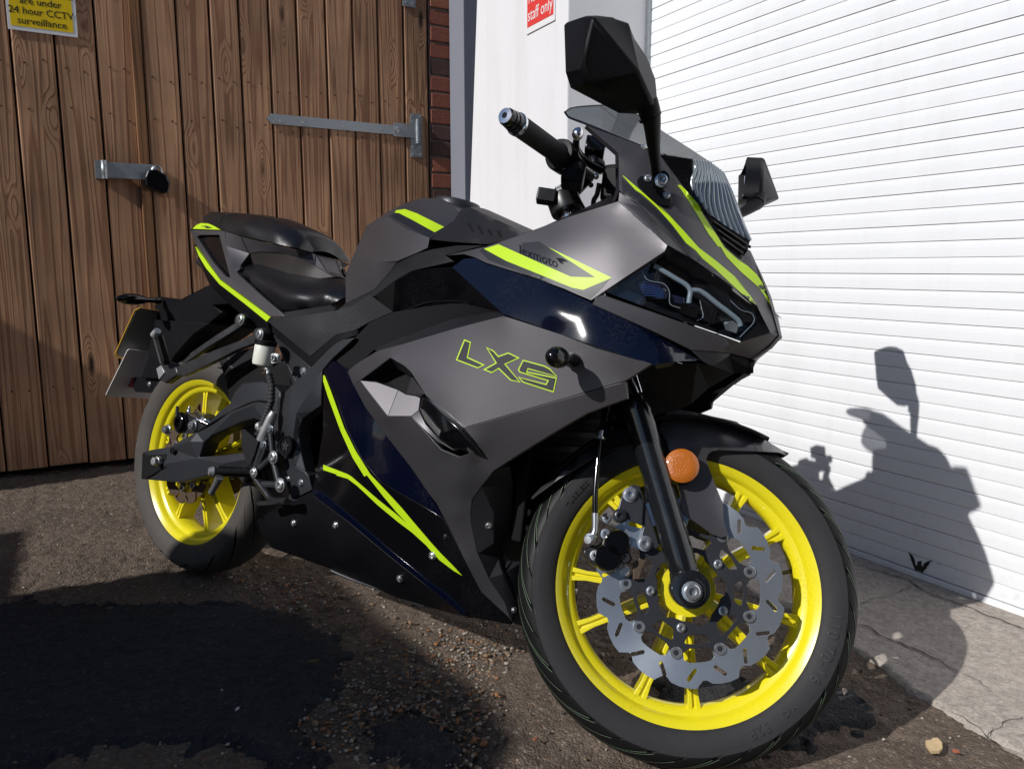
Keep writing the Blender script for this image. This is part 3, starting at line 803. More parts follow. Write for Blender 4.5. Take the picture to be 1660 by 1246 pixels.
# ------------------------------------------------------------------ roller shutter
M['shutter'] = mat('white_slat_paint', (0.80, 0.812, 0.83), 0.38, spec=0.4, var=0.025, vscale=3, dust=0.05)
weather(M['shutter'], 0.16, (0.42, 0.39, 0.35))
SG = 1.932
sh = empty('roller_shutter', (0, 0, 0), YAW)
tag(sh, 'white roller shutter of narrow horizontal slats with a winged emblem at its foot', 'roller shutter')
PITCH = 0.0419
def slat_mesh(zh, s0=-1.6, s1=2.395):
    prof = [(0.012, 0.0009), (0.0009, 0.0009), (-0.0003, 0.0016), (-0.0006, zh * .30), (-0.0006, zh * .6), (0.0, zh - .008), (0.0016, zh - .0004), (0.012, zh - .0001)]
    bm = bmesh.new()
    A = [bm.verts.new((x, s0, z)) for x, z in prof]; B = [bm.verts.new((x, s1, z)) for x, z in prof]
    for i in range(len(prof) - 1): bm.faces.new((A[i], A[i + 1], B[i + 1], B[i]))
    me = bpy.data.meshes.new('slat'); bmesh.ops.recalc_face_normals(bm, faces=bm.faces); bm.to_mesh(me); bm.free()
    me.materials.append(M['shutter']); return me
sm = slat_mesh(PITCH)
bm = bmesh.new(); add_box(bm, SG + 0.011, SG + 0.04, -1.6, 2.395, 0.0, 3.0); obj('shutter_back', bm, M['groove'], sh)
bm = bmesh.new(); add_box(bm, SG - 0.004, SG + 0.02, -1.6, 2.395, 0.0065, 0.024); bevel(obj('bottom_rail', bm, M['shutter'], sh), 0.002)
for k in range(56):
    o = bpy.data.objects.new('slat', sm); COL.objects.link(o); o.parent = sh
    o.location = (SG + random.uniform(-.0006, .0006), 0, 0.0262 + k * PITCH + random.uniform(-.0002, .0002)); o.rotation_euler = (random.uniform(-.0003, .0003), 0, 0)
bm = bmesh.new(); add_box(bm, SG - 0.012, SG + 0.03, 2.393, 2.409, 0, 3.0); bevel(obj('guide_rail', bm, M['galv'], sh), 0.001)
# winged emblem near the foot
def shutter_px(px, py):
    d = ray(px, py); t = (SG - 0.0016 - EYE.dot(GV)) / d.dot(GV); p = EYE + d * t
    return p.dot(SV), p.z
k5 = lambda X, Y: shutter_px(1360 + X * 300 / 1660, 880 + Y * 300 / 1660)
emb = [k5(*p) for p in [(625, 78), (660, 110), (680, 150), (686, 190), (700, 205), (708, 160), (715, 165), (728, 158), (742, 162), (740, 200), (752, 212), (765, 180), (790, 165), (842, 148), (815, 172), (805, 195), (790, 210), (782, 230), (768, 238), (750, 268), (730, 250), (685, 240), (668, 205), (655, 165), (640, 125)]]
bmE = plate_bm(emb, [], lambda x, y, d: Vector((d, x, y)), SG - 0.0024, SG - 0.0014)
obj('emblem', bmE, M['ink'], sh)

# ------------------------------------------------------------------ things outside the frame that shade the yard
nb = empty('gate_pier', (0, 0, 0), YAW)
tag(nb, 'rendered gate pier standing left of the gate outside the picture', 'gate pier')
bm = bmesh.new(); add_box(bm, -3.2, -2.3, 3.20, 3.70, 0, 2.0); bevel(obj('pier_shaft', bm, M['yard_wall'], nb), 0.006)
bm = bmesh.new(); add_box(bm, -3.25, -2.27, 3.17, 3.74, 2.002, 2.05); bevel(obj('coping', bm, M['mortar'], nb), 0.006)
yb = empty('yard_building', (0, 0, 0), YAW)  # unseen building, added to darken ambient light and reflections
tag(yb, 'tall grey building across the yard behind the camera', 'building')
bm = bmesh.new(); add_box(bm, -3.6, 9.0, -7.0, -5.2, 0, 6.5); bevel(obj('wall', bm, M['yard_wall'], yb), 0.01)
bm = bmesh.new(); add_box(bm, -3.7, 9.1, -7.1, -5.1, 6.502, 6.6); bevel(obj('coping', bm, M['mortar'], yb), 0.01)
sb = empty('side_building', (0, 0, 0), YAW)  # second unseen building, also added to cut the ambient light
tag(sb, 'long dark grey building closing the right side of the yard outside the picture', 'building')
bm = bmesh.new(); add_box(bm, 1.96, 4.0, -5.1, -1.62, 0, 5.5); bevel(obj('wall', bm, M['yard_wall'], sb), 0.01)
bm = bmesh.new(); add_box(bm, 1.90, 4.05, -5.12, -1.6, 5.502, 5.6); bevel(obj('coping', bm, M['mortar'], sb), 0.01)
WG = -2.6
def back_project(g, s):
    t = (g - WG) / -SUN_G; return s + SUN_S * t, SUN_Z * t
prof = [back_project(*p) for p in [(-0.205, 2.87), (-0.205, 2.285), (0.19, 2.268), (0.45, 2.24), (0.55, 2.02), (0.575, 1.85), (0.585, 1.68), (0.62, 1.50), (0.648, 1.30), (0.645, 1.19), (0.625, 1.10), (0.56, 1.04), (0.50, 0.98), (0.45, 0.60)]]
poly = [(prof[0][0], -0.05)] + prof + [(prof[-1][0], -0.05)]
wl = obj('boundary_wall', plate_bm(poly, [], lambda x, y, d: Vector((d, x, y)), WG - 0.25, WG), M['bricks'][1], None, matrix=ROOM)  # added unseen caster, outline back-projected from the foreground shadow
tag(wl, 'broken topped dark brick boundary wall on the left of the yard behind the camera', 'wall')

# ================================================================== THE MOTORCYCLE
# bike frame: x forward, y to the rider's left, z up, origin under the rear axle; leans on its side stand, bars turned left
BIKE_R = Matrix(((0.81046, 0.57457, 0.11413), (-0.58578, 0.79654, 0.14966), (-0.00492, -0.18815, 0.98213)))
BIKE_O = Vector((-0.88302, 2.0659, 0.002))
STEER = Matrix(((0.87393, -0.48248, -0.05879), (0.48248, 0.84652, 0.22499), (-0.05879, -0.22499, 0.97259)))
HUB = Vector((1.40979, 0.01863, 0.29023))
BM4 = BIKE_R.to_4x4(); BM4.translation = BIKE_O
WM4 = STEER.to_4x4(); WM4.translation = HUB                 # front wheel frame inside the bike frame
RM4 = Matrix.Translation((0, 0, 0.305))
bike = empty('motorcycle', matrix=BM4)
tag(bike, 'matt grey and navy sports motorcycle with lime stripes and yellow wheels leaning on its stand', 'motorcycle')

_BI = BIKE_R.transposed(); _EB = _BI @ (EYE - BIKE_O)
_WI = (BIKE_R @ STEER).transposed(); _EW = _WI @ (EYE - (BIKE_O + BIKE_R @ HUB))
def U(px, py, y):
    """surveyed point: a detail of the photograph on the lengthwise plane y of the bike"""
    d = _BI @ ray(px, py); return _EB + d * ((y - _EB.y) / d.y)
def UW(px, py, y):
    d = _WI @ ray(px, py); return _EW + d * ((y - _EW.y) / d.y)
def W2B(p): return STEER @ Vector(p) + HUB
def cropper(x0, y0, w):
    s = w / 1660.0
    def f(X, Y, y=None):
        return (x0 + X * s, y0 + Y * s) if y is None else (x0 + X * s, y0 + Y * s, y)
    return f
C1 = cropper(780, 140, 280); C2 = cropper(980, 140, 280); C3 = cropper(1040, 300, 240); C4 = cropper(960, 400, 320)
C5 = cropper(560, 310, 320); C6 = cropper(300, 330, 280); C7 = cropper(160, 460, 320); C8 = cropper(340, 480, 240)
D1 = cropper(350, 640, 240); D2 = cropper(500, 560, 320); D3 = cropper(400, 770, 320); D4 = cropper(620, 780, 320)
D5 = cropper(700, 640, 320); D6 = cropper(960, 600, 320); D7 = cropper(920, 800, 360); D8 = cropper(930, 10, 160)
Q2 = cropper(550, 0, 560); Q4 = cropper(160, 400, 560); Q5 = cropper(550, 350, 560); Q7 = cropper(180, 700, 700); Q8 = cropper(830, 720, 700)

SKIN = []                      # (BVH in bike space, object, mirrored object) for laying prints and bolts on panels
def tps_fit(P, z, lam=1e-3):
    P = np.asarray(P, float); c = P.mean(0); sc = np.abs(P - c).max(); A = (P - c) / sc
    n = len(A); d = np.hypot(A[:, None, 0] - A[None, :, 0], A[:, None, 1] - A[None, :, 1])
    K = np.where(d > 0, d * d * np.log(d + 1e-12), 0) + lam * np.eye(n)
    Q = np.hstack([np.ones((n, 1)), A])
    Mx = np.block([[K, Q], [Q.T, np.zeros((3, 3))]])
    w = np.linalg.solve(Mx, np.concatenate([z, np.zeros(3)]))
    def f(X):
        X = (np.asarray(X, float) - c) / sc
        d = np.hypot(X[:, None, 0] - A[None, :, 0], X[:, None, 1] - A[None, :, 1])
        return np.where(d > 0, d * d * np.log(d + 1e-12), 0) @ w[:n] + w[n] + X @ w[n + 1:]
    return f

def rounded(out, rad, seg=4):
    """round the corners of a pixel outline (x, y, depth)"""
    res = []; n = len(out)
    for i in range(n):
        p = np.array(out[i]); a = np.array(out[i - 1]); b = np.array(out[(i + 1) % n])
        la, lb = np.hypot(*(a - p)[:2]), np.hypot(*(b - p)[:2])
        r = min(rad, la * .4, lb * .4)
        s, e = p + (a - p) * r / la, p + (b - p) * r / lb
        for k in range(seg + 1):
            t = k / seg; res.append(tuple((1 - t) ** 2 * s + 2 * t * (1 - t) * p + t * t * e))
    return res

def panel_mesh(out, ctrl, holes, edges, step, smoothmode, UF, thick, rough=None):
    out = [tuple(p) for p in out]
    if smoothmode:
        P0 = list(out) + [p for h in holes for p in h] + list(ctrl)
        dense = []
        n = len(out)
        for i in range(n):
            a, b = out[i], out[(i + 1) % n]; L = math.hypot(b[0] - a[0], b[1] - a[1]); k = max(1, int(L / step))
            for j in range(k): dense.append(tuple(a[q] + (b[q] - a[q]) * j / k for q in range(3)))
        fit = tps_fit([p[:2] for p in dense + list(ctrl)], np.array([p[2] for p in dense + list(ctrl)]))
        x0, x1 = min(p[0] for p in out), max(p[0] for p in out); y0, y1 = min(p[1] for p in out), max(p[1] for p in out)
        o2 = [p[:2] for p in out]; h2 = [[p[:2] for p in h] for h in holes]
        arr = np.array([p[:2] for p in dense])
        ins = []
        for ix in range(int((x1 - x0) / step) + 1):
            for iy in range(int((y1 - y0) / step) + 1):
                x, y = x0 + (ix + .5 + .25 * (iy % 2)) * step, y0 + (iy + .5) * step
                if pip(x, y, o2) and not any(pip(x, y, h) for h in h2) and np.min((arr[:, 0] - x) ** 2 + (arr[:, 1] - y) ** 2) > (step * .45) ** 2: ins.append((x, y))
        V, tris, ov = cdt(dense, h2, ins)
        dep = fit(np.array([(p.x, p.y) for p in V]))
        # keep rim depths exact
        for i, p in enumerate(dense):
            for vi, src in enumerate(ov):
                pass
        dmap = {}
        for vi, src in enumerate(ov):
            for s_ in src:
                if s_ < len(dense): dmap[vi] = dense[s_][2]
        dep = [dmap.get(i, dep[i]) for i in range(len(V))]
    else:
        allp = list(out) + [p for h in holes for p in h] + list(ctrl)
        V, tris, ov = cdt(out, holes, ctrl, edges)
        dep = []
        for vi, src in enumerate(ov):
            if src: dep.append(allp[src[0]][2])
            else:
                x, y = V[vi].x, V[vi].y
                best = min(allp, key=lambda q: (q[0] - x) ** 2 + (q[1] - y) ** 2); dep.append(best[2])
    co = [UF(p.x, p.y, d) for p, d in zip(V, dep)]
    return co, tris

def build_panel(name, co, tris, m, parent, thick, matrix, smooth, flip, bev, away=Vector((0, 1, 0))):
    bm = bmesh.new()
    sgn = -1 if flip else 1
    vs = [bm.verts.new((c.x, c.y * sgn, c.z)) for c in co]
    for t in tris:
        try: bm.faces.new([vs[i] for i in t])
        except ValueError: pass
    if thick:
        be = boundary_edges(tris); back = {}
        for a, b in be:
            for i in (a, b):
                if i not in back:
                    q = co[i] + away * thick; back[i] = bm.verts.new((q.x, q.y * sgn, q.z))
            bm.faces.new((vs[b], vs[a], back[a], back[b]))
    bmesh.ops.delete(bm, geom=[v for v in bm.verts if not v.link_faces], context='VERTS')
    o = obj(name, bm, m, parent, smooth, matrix)
    if bev: bevel(o, bev, 2, 50)
    return o

def panel(name, m, out, ctrl=(), holes=(), edges=(), tps=False, step=12, thick=0.008, parent=None, mirror=True,
          frame='B', smooth=28, bev=0.0012, skin=True, label=None, rnd=0, away=None):
    parent = parent or bike
    if rnd: out = rounded(out, rnd)
    UF = U if frame == 'B' else UW
    co, tris = panel_mesh(out, ctrl, holes, edges, step, tps, UF, thick)
    mtx = WM4 if (frame == 'W' and parent is bike) else None
    aw = Vector(away) if away else Vector((0, 1, 0))
    o = build_panel(name, co, tris, m, parent, thick, mtx, smooth, False, bev, aw)
    o2 = None
    if mirror:
        o2 = build_panel(name, co, tris, m, parent if not isinstance(mirror, bpy.types.Object) else mirror, thick, mtx, smooth, True, bev, aw)
    if label:
        o['label'] = label
    if skin:
        b = co if frame == 'B' else [W2B(c) for c in co]
        SKIN.append((BVHTree.FromPolygons([tuple(c) for c in b], [tuple(t) for t in tris]), o, o2, frame))
    return o, o2

def hit(px, py, objs=None):
    d = (_BI @ ray(px, py)).normalized(); best = None
    for bvh, o, o2, fr in SKIN:
        if objs is not None and o not in objs: continue
        loc, nrm, idx, dist = bvh.ray_cast(_EB, d)
        if loc is not None and (best is None or dist < best[3]):
            if nrm.dot(d) > 0: nrm = -nrm
            best = (loc, nrm, (o, o2, fr), dist)
    return best

def decal(name, m, out, on, lift=0.0009, step=7, mirror=True, holes=(), thick=0.0):
    """print or thin trim laid on the surface of one panel; becomes its child"""
    o = on[0]; UFhit = lambda x, y: hit(x, y, [o])
    n = len(out); dense = []
    for i in range(n):
        a, b = out[i], out[(i + 1) % n]; L = math.hypot(b[0] - a[0], b[1] - a[1]); k = max(1, int(L / step))
        for j in range(k): dense.append((a[0] + (b[0] - a[0]) * j / k, a[1] + (b[1] - a[1]) * j / k))
    x0, x1 = min(p[0] for p in dense), max(p[0] for p in dense); y0, y1 = min(p[1] for p in dense), max(p[1] for p in dense)
    ins = []
    arr = np.array(dense)
    for ix in range(int((x1 - x0) / step) + 1):
        for iy in range(int((y1 - y0) / step) + 1):
            x, y = x0 + (ix + .5) * step, y0 + (iy + .5) * step
            if pip(x, y, dense) and np.min((arr[:, 0] - x) ** 2 + (arr[:, 1] - y) ** 2) > (step * .4) ** 2: ins.append((x, y))
    V, tris, _ = cdt(dense, holes, ins)
    co = [None] * len(V); miss = []
    for i, p in enumerate(V):
        h = UFhit(p.x, p.y)
        if h: co[i] = h[0] + (_EB - h[0]).normalized() * lift
        else: miss.append(i)
    good = [i for i in range(len(V)) if co[i] is not None]
    if not good: print('decal missed', name); return None
    for i in miss:
        j = min(good, key=lambda g: (V[g] - V[i]).length_squared); co[i] = U(V[i].x, V[i].y, co[j].y)
    if on[0].matrix_local != Matrix.Identity(4) and any(s[1] is o and s[3] == 'W' for s in SKIN):
        inv = WM4.inverted(); co = [inv @ c for c in co]
    a = build_panel(name, co, tris, m, on[0], thick, None, 35, False, 0)
    if mirror and on[1] is not None: build_panel(name, co, tris, m, on[1], thick, None, 35, True, 0)
    return a

BOLT_CACHE = {}
def bolt_mesh(r, h, m):
    key = (round(r, 4), round(h, 4), m.name)
    if key not in BOLT_CACHE:
        bm = bmesh.new()
        add_lathe(bm, (0, 0, 0), (0, 0, 1), [(r * 1.35, -0.001), (r * 1.35, h * .22), (r * 1.02, h * .28), (r, h * .85), (r * .86, h), (r * .52, h), (r * .48, h * .35), (0, h * .35)], 14)
        me = bpy.data.meshes.new('bolt'); bmesh.ops.recalc_face_normals(bm, faces=bm.faces); bm.to_mesh(me); bm.free()
        me.polygons.foreach_set('use_smooth', [True] * len(me.polygons)); me.set_sharp_from_angle(angle=R(35)); me.materials.append(m)
        BOLT_CACHE[key] = me
    return BOLT_CACHE[key]
def bolt(p, axis, r=0.006, h=0.005, m=None, parent=None, name='bolt'):
    o = bpy.data.objects.new(name, bolt_mesh(r, h, m or M['zinc'])); COL.objects.link(o); o.parent = parent or bike
    o.matrix_local = Matrix.Translation(p) @ Vector(axis).to_track_quat('Z', 'Y').to_matrix().to_4x4()
    return o
def bolt_on(px, py, on, r=0.006, h=0.004, m=None, mirror=True):
    h_ = hit(px, py, [on[0]])
    if not h_: print('bolt missed', px, py); return
    bolt(h_[0] + h_[1] * 0.0004, h_[1], r, h, m, on[0])
    if mirror and on[1] is not None:
        l = h_[0].copy(); l.y *= -1; n = h_[1].copy(); n.y *= -1; bolt(l, n, r, h, m, on[1])

# ------------------------------------------------------------------ wheels
def revolve(prof, n, closed=True):
    """prof: (y, r) about the wheel axle (y)"""
    bm = bmesh.new(); rings = []
    for k in range(n):
        t = 2 * math.pi * k / n
        rings.append([bm.verts.new((r * math.cos(t), y, r * math.sin(t))) for y, r in prof])
    m_ = len(prof)
    for k in range(n):
        A, B = rings[k], rings[(k + 1) % n]
        for i in range(m_ if closed else m_ - 1):
            j = (i + 1) % m_; bm.faces.new((A[i], A[j], B[j], B[i]))
    return bm

def prof_at(sec, sg):
    P = np.array(sec); L_ = np.concatenate([[0], np.cumsum(np.hypot(*np.diff(P, axis=0).T))]); mid = L_[-1] / 2
    return float(np.interp(mid + sg, L_, P[:, 0])), float(np.interp(mid + sg, L_, P[:, 1]))
def tyre_mesh(prof, n, groove, depth, tread):
    """prof is resampled; groove(theta, y, r) -> 0..1 presses the tread inwards"""
    P = np.array(prof); seg = np.hypot(*np.diff(P, axis=0).T); L = np.concatenate([[0], np.cumsum(seg)])
    ms = int(L[-1] / 0.0034); t = np.linspace(0, L[-1], ms)
    yy = np.interp(t, L, P[:, 0]); rr = np.interp(t, L, P[:, 1])
    th = np.linspace(0, 2 * np.pi, n, endpoint=False)
    TH, YY = np.meshgrid(th, yy, indexing='ij'); RR = np.broadcast_to(rr, YY.shape)
    SG = np.broadcast_to(t - L[-1] / 2, YY.shape)
    TH = TH + GSL * np.clip(np.abs(SG) - .01, 0, tread)      # grid columns run along the grooves
    g = groove(TH, SG, RR)
    ny = np.gradient(rr, t); nr = -np.gradient(yy, t); s = np.where(nr < 0, -1, 1)
    nx = -ny * 1.0
    # outward normal of the section: (dr, -dy) turned so that it points away from the rim
    on_y, on_r = np.gradient(rr, t), -np.gradient(yy, t)
    if on_r[len(on_r) // 2] < 0: on_y, on_r = -on_y, -on_r
    stp = 0.0010 * (np.abs(SG) < tread) - g * depth
    RR2 = RR + stp * on_r[None]; YY2 = YY + stp * on_y[None]
    co = np.stack([RR2 * np.cos(TH), YY2, RR2 * np.sin(TH)], -1).reshape(-1, 3)
    i = np.arange(n * ms).reshape(n, ms); j = np.roll(i, -1, 0)
    f = np.stack([i[:, :-1], i[:, 1:], j[:, 1:], j[:, :-1]], -1).reshape(-1, 4)
    me = bpy.data.meshes.new('tyre')
    me.vertices.add(len(co)); me.vertices.foreach_set('co', co.ravel())
    me.loops.add(f.size); me.loops.foreach_set('vertex_index', f.ravel().astype(np.int32))
    me.polygons.add(len(f)); me.polygons.foreach_set('loop_start', np.arange(0, f.size, 4)); me.polygons.foreach_set('loop_total', np.full(len(f), 4))
    me.polygons.foreach_set('use_smooth', np.ones(len(f), bool))
    me.update()
    gm = g.reshape(n, ms)
    fm = np.where(gm[:, :-1] > 0.5, 1, np.where(np.abs(SG[:, :-1]) < tread, 2, 0)).reshape(-1).astype(np.int32)
    return me, fm

def smooth_prof(pts, k=5):
    P = [np.array(p) for p in pts]; Q = [2 * P[0] - P[1]] + P + [2 * P[-1] - P[-2]]; out = []
    for i in range(1, len(Q) - 2):
        a, b, c, d = Q[i - 1:i + 3]
        for s in range(k):
            t = s / k; out.append(0.5 * (2 * b + (c - a) * t + (2 * a - 5 * b + 4 * c - d) * t * t + (3 * b - a - 3 * c + d) * t ** 3))
    out.append(P[-1]); return [tuple(p) for p in out]

GSL = 9.5
def wheel(front):
    parent_m = WM4 if front else RM4
    Ro, half, lip = (0.2925, 0.055, 0.041) if front else (0.305, 0.066, 0.051)
    if front:
        sec = [(-.038, .222), (-.046, .228), (-.0515, .238), (-.0545, .250), (-.055, .259), (-.0535, .2675), (-.0495, .2755), (-.042, .2825), (-.030, .2880), (-.015, .2916), (0, .2925)]
    else:
        sec = [(-.047, .222), (-.056, .229), (-.062, .241), (-.0655, .254), (-.066, .265), (-.0645, .275), (-.060, .284), (-.050, .2925), (-.036, .2990), (-.018, .3038), (0, .305)]
    sec = sec + [(-y, r) for y, r in reversed(sec[:-1])]
    sec = smooth_prof(sec, 5)
    # rim
    b = lip
    rp = [(-b, .2280), (-b - .002, .2255), (-b, .2215), (-b + .004, .2170), (-b + .006, .2135), (-b + .010, .2110), (-b + .017, .2075), (-b + .020, .2000), (-b + .024, .1950), (-.010, .1915), (.010, .1915), (b - .024, .1950), (b - .020, .2000), (b - .017, .2075), (b - .010, .2110), (b - .006, .2135), (b - .004, .2170), (b, .2215), (b + .002, .2255), (b, .2280), (b - .004, .2285), (b - .008, .2200), (0, .2050), (-b + .008, .2200), (-b + .004, .2285)]
    w = obj('wheel', revolve(rp, 144), M['wheel_yellow'], bike, 40, parent_m)
    if front: w['label'] = 'yellow front wheel with a wavy silver brake disc'
    else: w['label'] = 'yellow rear wheel partly hidden by the swingarm'
    TRD = 0.0685 if front else 0.080
    def groove(TH, SG_, Rr):
        g = np.zeros(TH.shape); n = 16 if front else 14
        pit = 2 * np.pi / n; a = np.abs(SG_)
        for sgn in (1, -1):
            side = (SG_ * sgn > 0)
            t = TH + (0 if sgn > 0 else pit * .5)
            u = (t - GSL * (a - 0.01) + pit / 2) % pit - pit / 2
            hw = (0.0014 + .085 * np.clip(a - .012, 0, 1)) / Ro
            g = np.where(side & (np.abs(u) < hw) & (a > .012) & (a < TRD - .004), 1.0, g)
            u2 = (t - GSL * (a - 0.01)) % pit - pit / 2
            g = np.where(side & (np.abs(u2) < .0017 / Ro) & (a > TRD - .030) & (a < TRD - .006), 1.0, g)
        return g
    me, fm = tyre_mesh(sec, 1200, groove, 0.0032, TRD)
    t = link('tyre', me, [M['rubber'], M['groove'], M['rubber_new']] if front else [M['rubber_worn'], M['groove'], M['rubber_worn']], w)
    me.polygons.foreach_set('material_index', fm)
    # spokes: five pairs
    hubr = 0.036
    for k in range(5):
        c = R((-90.7 if front else -60) + 72 * k)
        for s in (-1, 1):
            a0, a1 = c + s * R(7.5), c + s * R(13.5)
            p0 = Vector((hubr * math.cos(a0), 0, hubr * math.sin(a0))); p1 = Vector((.199 * math.cos(a1), 0, .199 * math.sin(a1)))
            d = (p1 - p0).normalized(); nrm = Vector((-d.z, 0, d.x))
            bm = bmesh.new(); rings = []
            for q in range(7):
                f = q / 6; p = p0.lerp(p1, f); hw = .0115 - .0035 * f + (.004 if q == 6 else 0); hd = (.030 if front else .034) - .011 * f
                # fluted I-section
                sect = [(-hw, -hd), (-hw * .25, -hd), (-hw * .2, -hd + .005), (hw * .2, -hd + .005), (hw * .25, -hd), (hw, -hd), (hw, hd), (-hw, hd)]
                rings.append([bm.verts.new(p + nrm * a + Vector((0, bb, 0))) for a, bb in sect])
            for A, B in zip(rings, rings[1:]):
                for i in range(8): bm.faces.new((A[i], A[(i + 1) % 8], B[(i + 1) % 8], B[i]))
            bm.faces.new(rings[0]); bm.faces.new(rings[-1])
            bevel(obj('spoke', bm, M['wheel_yellow'], w), 0.0012)
    lathe('hub', (0, -.056, 0), (0, 1, 0), [(.030, 0), (.046, 0), (.047, .003), (.047, .012), (.040, .016), (.036, .03), (.036, .082), (.047, .096), (.047, .110), (.030, .112)], M['wheel_yellow'], w, 36)
    for k in range(5):
        a = R((-94 if front else -60) + 72 * k); bm = bmesh.new()
        d = Vector((math.cos(a), 0, math.sin(a)))
        add_tube(bm, [d * .040 + Vector((0, -.045, 0)), d * .066 + Vector((0, -.054, 0))], [.010, .008], 8, False)
        obj('disc_boss', bm, M['wheel_yellow'], w, 40)
    # brake disc
    yd = -.066 if front else -.070
    rd = 0.158 if front else 0.115
    place = lambda x, y, d: Vector((x, d, y))
    n = 14 if front else 12; out = []
    for k in range(n):
        for f, q in ((0.0, 1.0), (.20, 1.0), (.42, .988), (.62, .968), (.74, .928), (.84, .926), (.94, .968)):
            a = -2 * math.pi * (k + f) / n; out.append((rd * q * math.cos(a), rd * q * math.sin(a)))
    ri = 0.118 if front else .085; rb = 0.1055 if front else .072
    inn = []
    nb = 9
    for k in range(nb):
        a = R(26.4 + 40 * k)
        for da, rr in ((-16, ri), (-11, ri), (-7.5, ri - .004), (-6.5, rb), (-4, rb - .006), (0, rb - .008), (4, rb - .006), (6.5, rb), (7.5, ri - .004), (11, ri), (16, ri)):
            inn.append((rr * math.cos(a + R(da)), rr * math.sin(a + R(da))))
    slots = []
    ns = 18 if front else 14
    for k in range(ns):
        a = 2 * math.pi * k / ns; rc = (rd + ri) / 2 - .001; L = (rd - ri) * .23; wv = .0033
        tang = Vector((-math.sin(a), math.cos(a))); rad = Vector((math.cos(a), math.sin(a)))
        d = (rad * .80 + tang * (.60 if k % 2 else -.60)); nr = Vector((-d.y, d.x)); c = rad * rc
        pts = []
        for sgn, base in ((1, 0), (-1, math.pi)):
            for q in range(5):
                an = -math.pi / 2 + math.pi * q / 4
                v = c + d * sgn * (L + wv * math.cos(an)) + nr * sgn * (wv * math.sin(an))
                pts.append((v.x, v.y))
        slots.append(pts)
    bevel(obj('brake_disc', plate_bm(out, [inn] + slots, place, yd - .0025, yd + .0025), M['disc'] if front else M['rust'], w, None), .0006, 1)
    # carrier
    oc = []
    for k in range(nb):
        a = R(26.4 + 40 * k)
        for da, rr in ((-20, rb - .0105), (-12, rb - .010), (-7, rb - .004), (-5, rb + .0035), (0, rb + .0055), (5, rb + .0035), (7, rb - .004), (12, rb - .010)):
            oc.append((rr * math.cos(a + R(da)), rr * math.sin(a + R(da))))
    wins = []
    for k in range(nb):
        a = R(26.4 + 40 * k + 20)
        r0, r1 = (.070, .0885) if front else (.048, .058)
        if front and k % 2 == 0: r0 = .075
        wins.append([(rr * math.cos(a + R(da)), rr * math.sin(a + R(da))) for da, rr in ((-11, r0 + .003), (-9, r0), (0, r0 - .001), (9, r0), (11, r0 + .003), (13.5, r1 - .003), (12.5, r1), (0, r1 + .001), (-12.5, r1), (-13.5, r1 - .003))])
    hole = []
    for k in range(5):
        a = R((-94 if front else -60) + 72 * k)
        for da, rr in ((-36, .0615), (-25, .060), (-17, .054), (0, .0535), (17, .054), (25, .060)):
            rr *= 1 if front else .72
            hole.append((rr * math.cos(a + R(da)), rr * math.sin(a + R(da))))
    bevel(obj('disc_carrier', plate_bm(oc, [hole] + wins, place, yd - .0052, yd - .0005), M['satin_grey'], w, None), .0008, 1)
    for k in range(nb):
        a = R(26.4 + 40 * k); r_ = rb
        lathe('bobbin', (r_ * math.cos(a), yd - .0026, r_ * math.sin(a)), (0, -1, 0), [(.0098, 0), (.0098, .003), (.009, .0038), (.0052, .0038), (.0045, .003), (.0045, -.001), (0, -.001)], M['zinc'], w, 18)
    for k in range(5):
        a = R((-94 if front else -60) + 72 * k); r_ = .0645 if front else .046
        bolt((r_ * math.cos(a), yd - .0053, r_ * math.sin(a)), (0, -1, 0), .0058, .006, M['zinc'], w)
    # rim edge detail: valve
    a = R(20)
    tube('valve_stem', [(.19 * math.cos(a), -.004, .19 * math.sin(a)), (.170 * math.cos(a), -.012, .170 * math.sin(a)), (.158 * math.cos(a), -.02, .158 * math.sin(a))], [.004, .0034, .0028], M['black_metal'], w, 8)
    return w, sec
fw, fsec = wheel(True)
rw, rsec = wheel(False)
# thin green marker lines moulded round the new front tyre
bm = bmesh.new()
pit = 2 * math.pi / 16
for k in range(16):
    for sgn in (1, -1):
        for edge in (1, -1, 0):
            a0, a1 = (.016, .063) if edge else (.022, .058)
            prev = None
            for q in range(19):
                a_ = a0 + (a1 - a0) * q / 18; hw = (0.0014 + .085 * (a_ - .012)) / .2925
                if edge: t = k * pit + GSL * (a_ - .01) + edge * (hw + .0020)
                else: t = k * pit + pit * .5 + GSL * (a_ - .01)
                t -= 0 if sgn > 0 else pit * .5
                y_, r_ = prof_at(fsec, a_ * sgn); f_y = y_ * 1.0; row = []
                for s in (-.0008, .0008):
                    tt = t + s / .2925; ns = .0022
                    row.append(bm.verts.new(((r_ + ns * .8) * math.cos(tt), y_ + (ns * .6 if y_ > 0 else -ns * .6), (r_ + ns * .8) * math.sin(tt))))
                if prev: bm.faces.new((prev[0], row[0], row[1], prev[1]))
                prev = row
o = obj('tread_line', bm, M['tread_line'], fw); o['kind'] = 'stuff'
def sidewall_text(body, size, r, ang, m=None, flip=False, sp=1.0):
    me = text_mesh(body, size, 0.0006, sp, 'CENTER')
    for v in me.vertices:
        x, y, z = v.co
        rad = r + (y if not flip else -y)
        t = R(ang) - x / r * (1 if not flip else -1)
        rad_ = rad
        yw = -float(np.interp(rad_, [.222, .228, .238, .250, .259, .2675, .2755], [.038, .046, .0515, .0545, .055, .0535, .0495]))
        v.co = (rad_ * math.cos(t), yw - .0016 + (-z), rad_ * math.sin(t))
    return link('sidewall_lettering', me, m or M['rubber_text'], fw)
sidewall_text('110/70-16', 0.025, 0.2370, -12, sp=1.15)
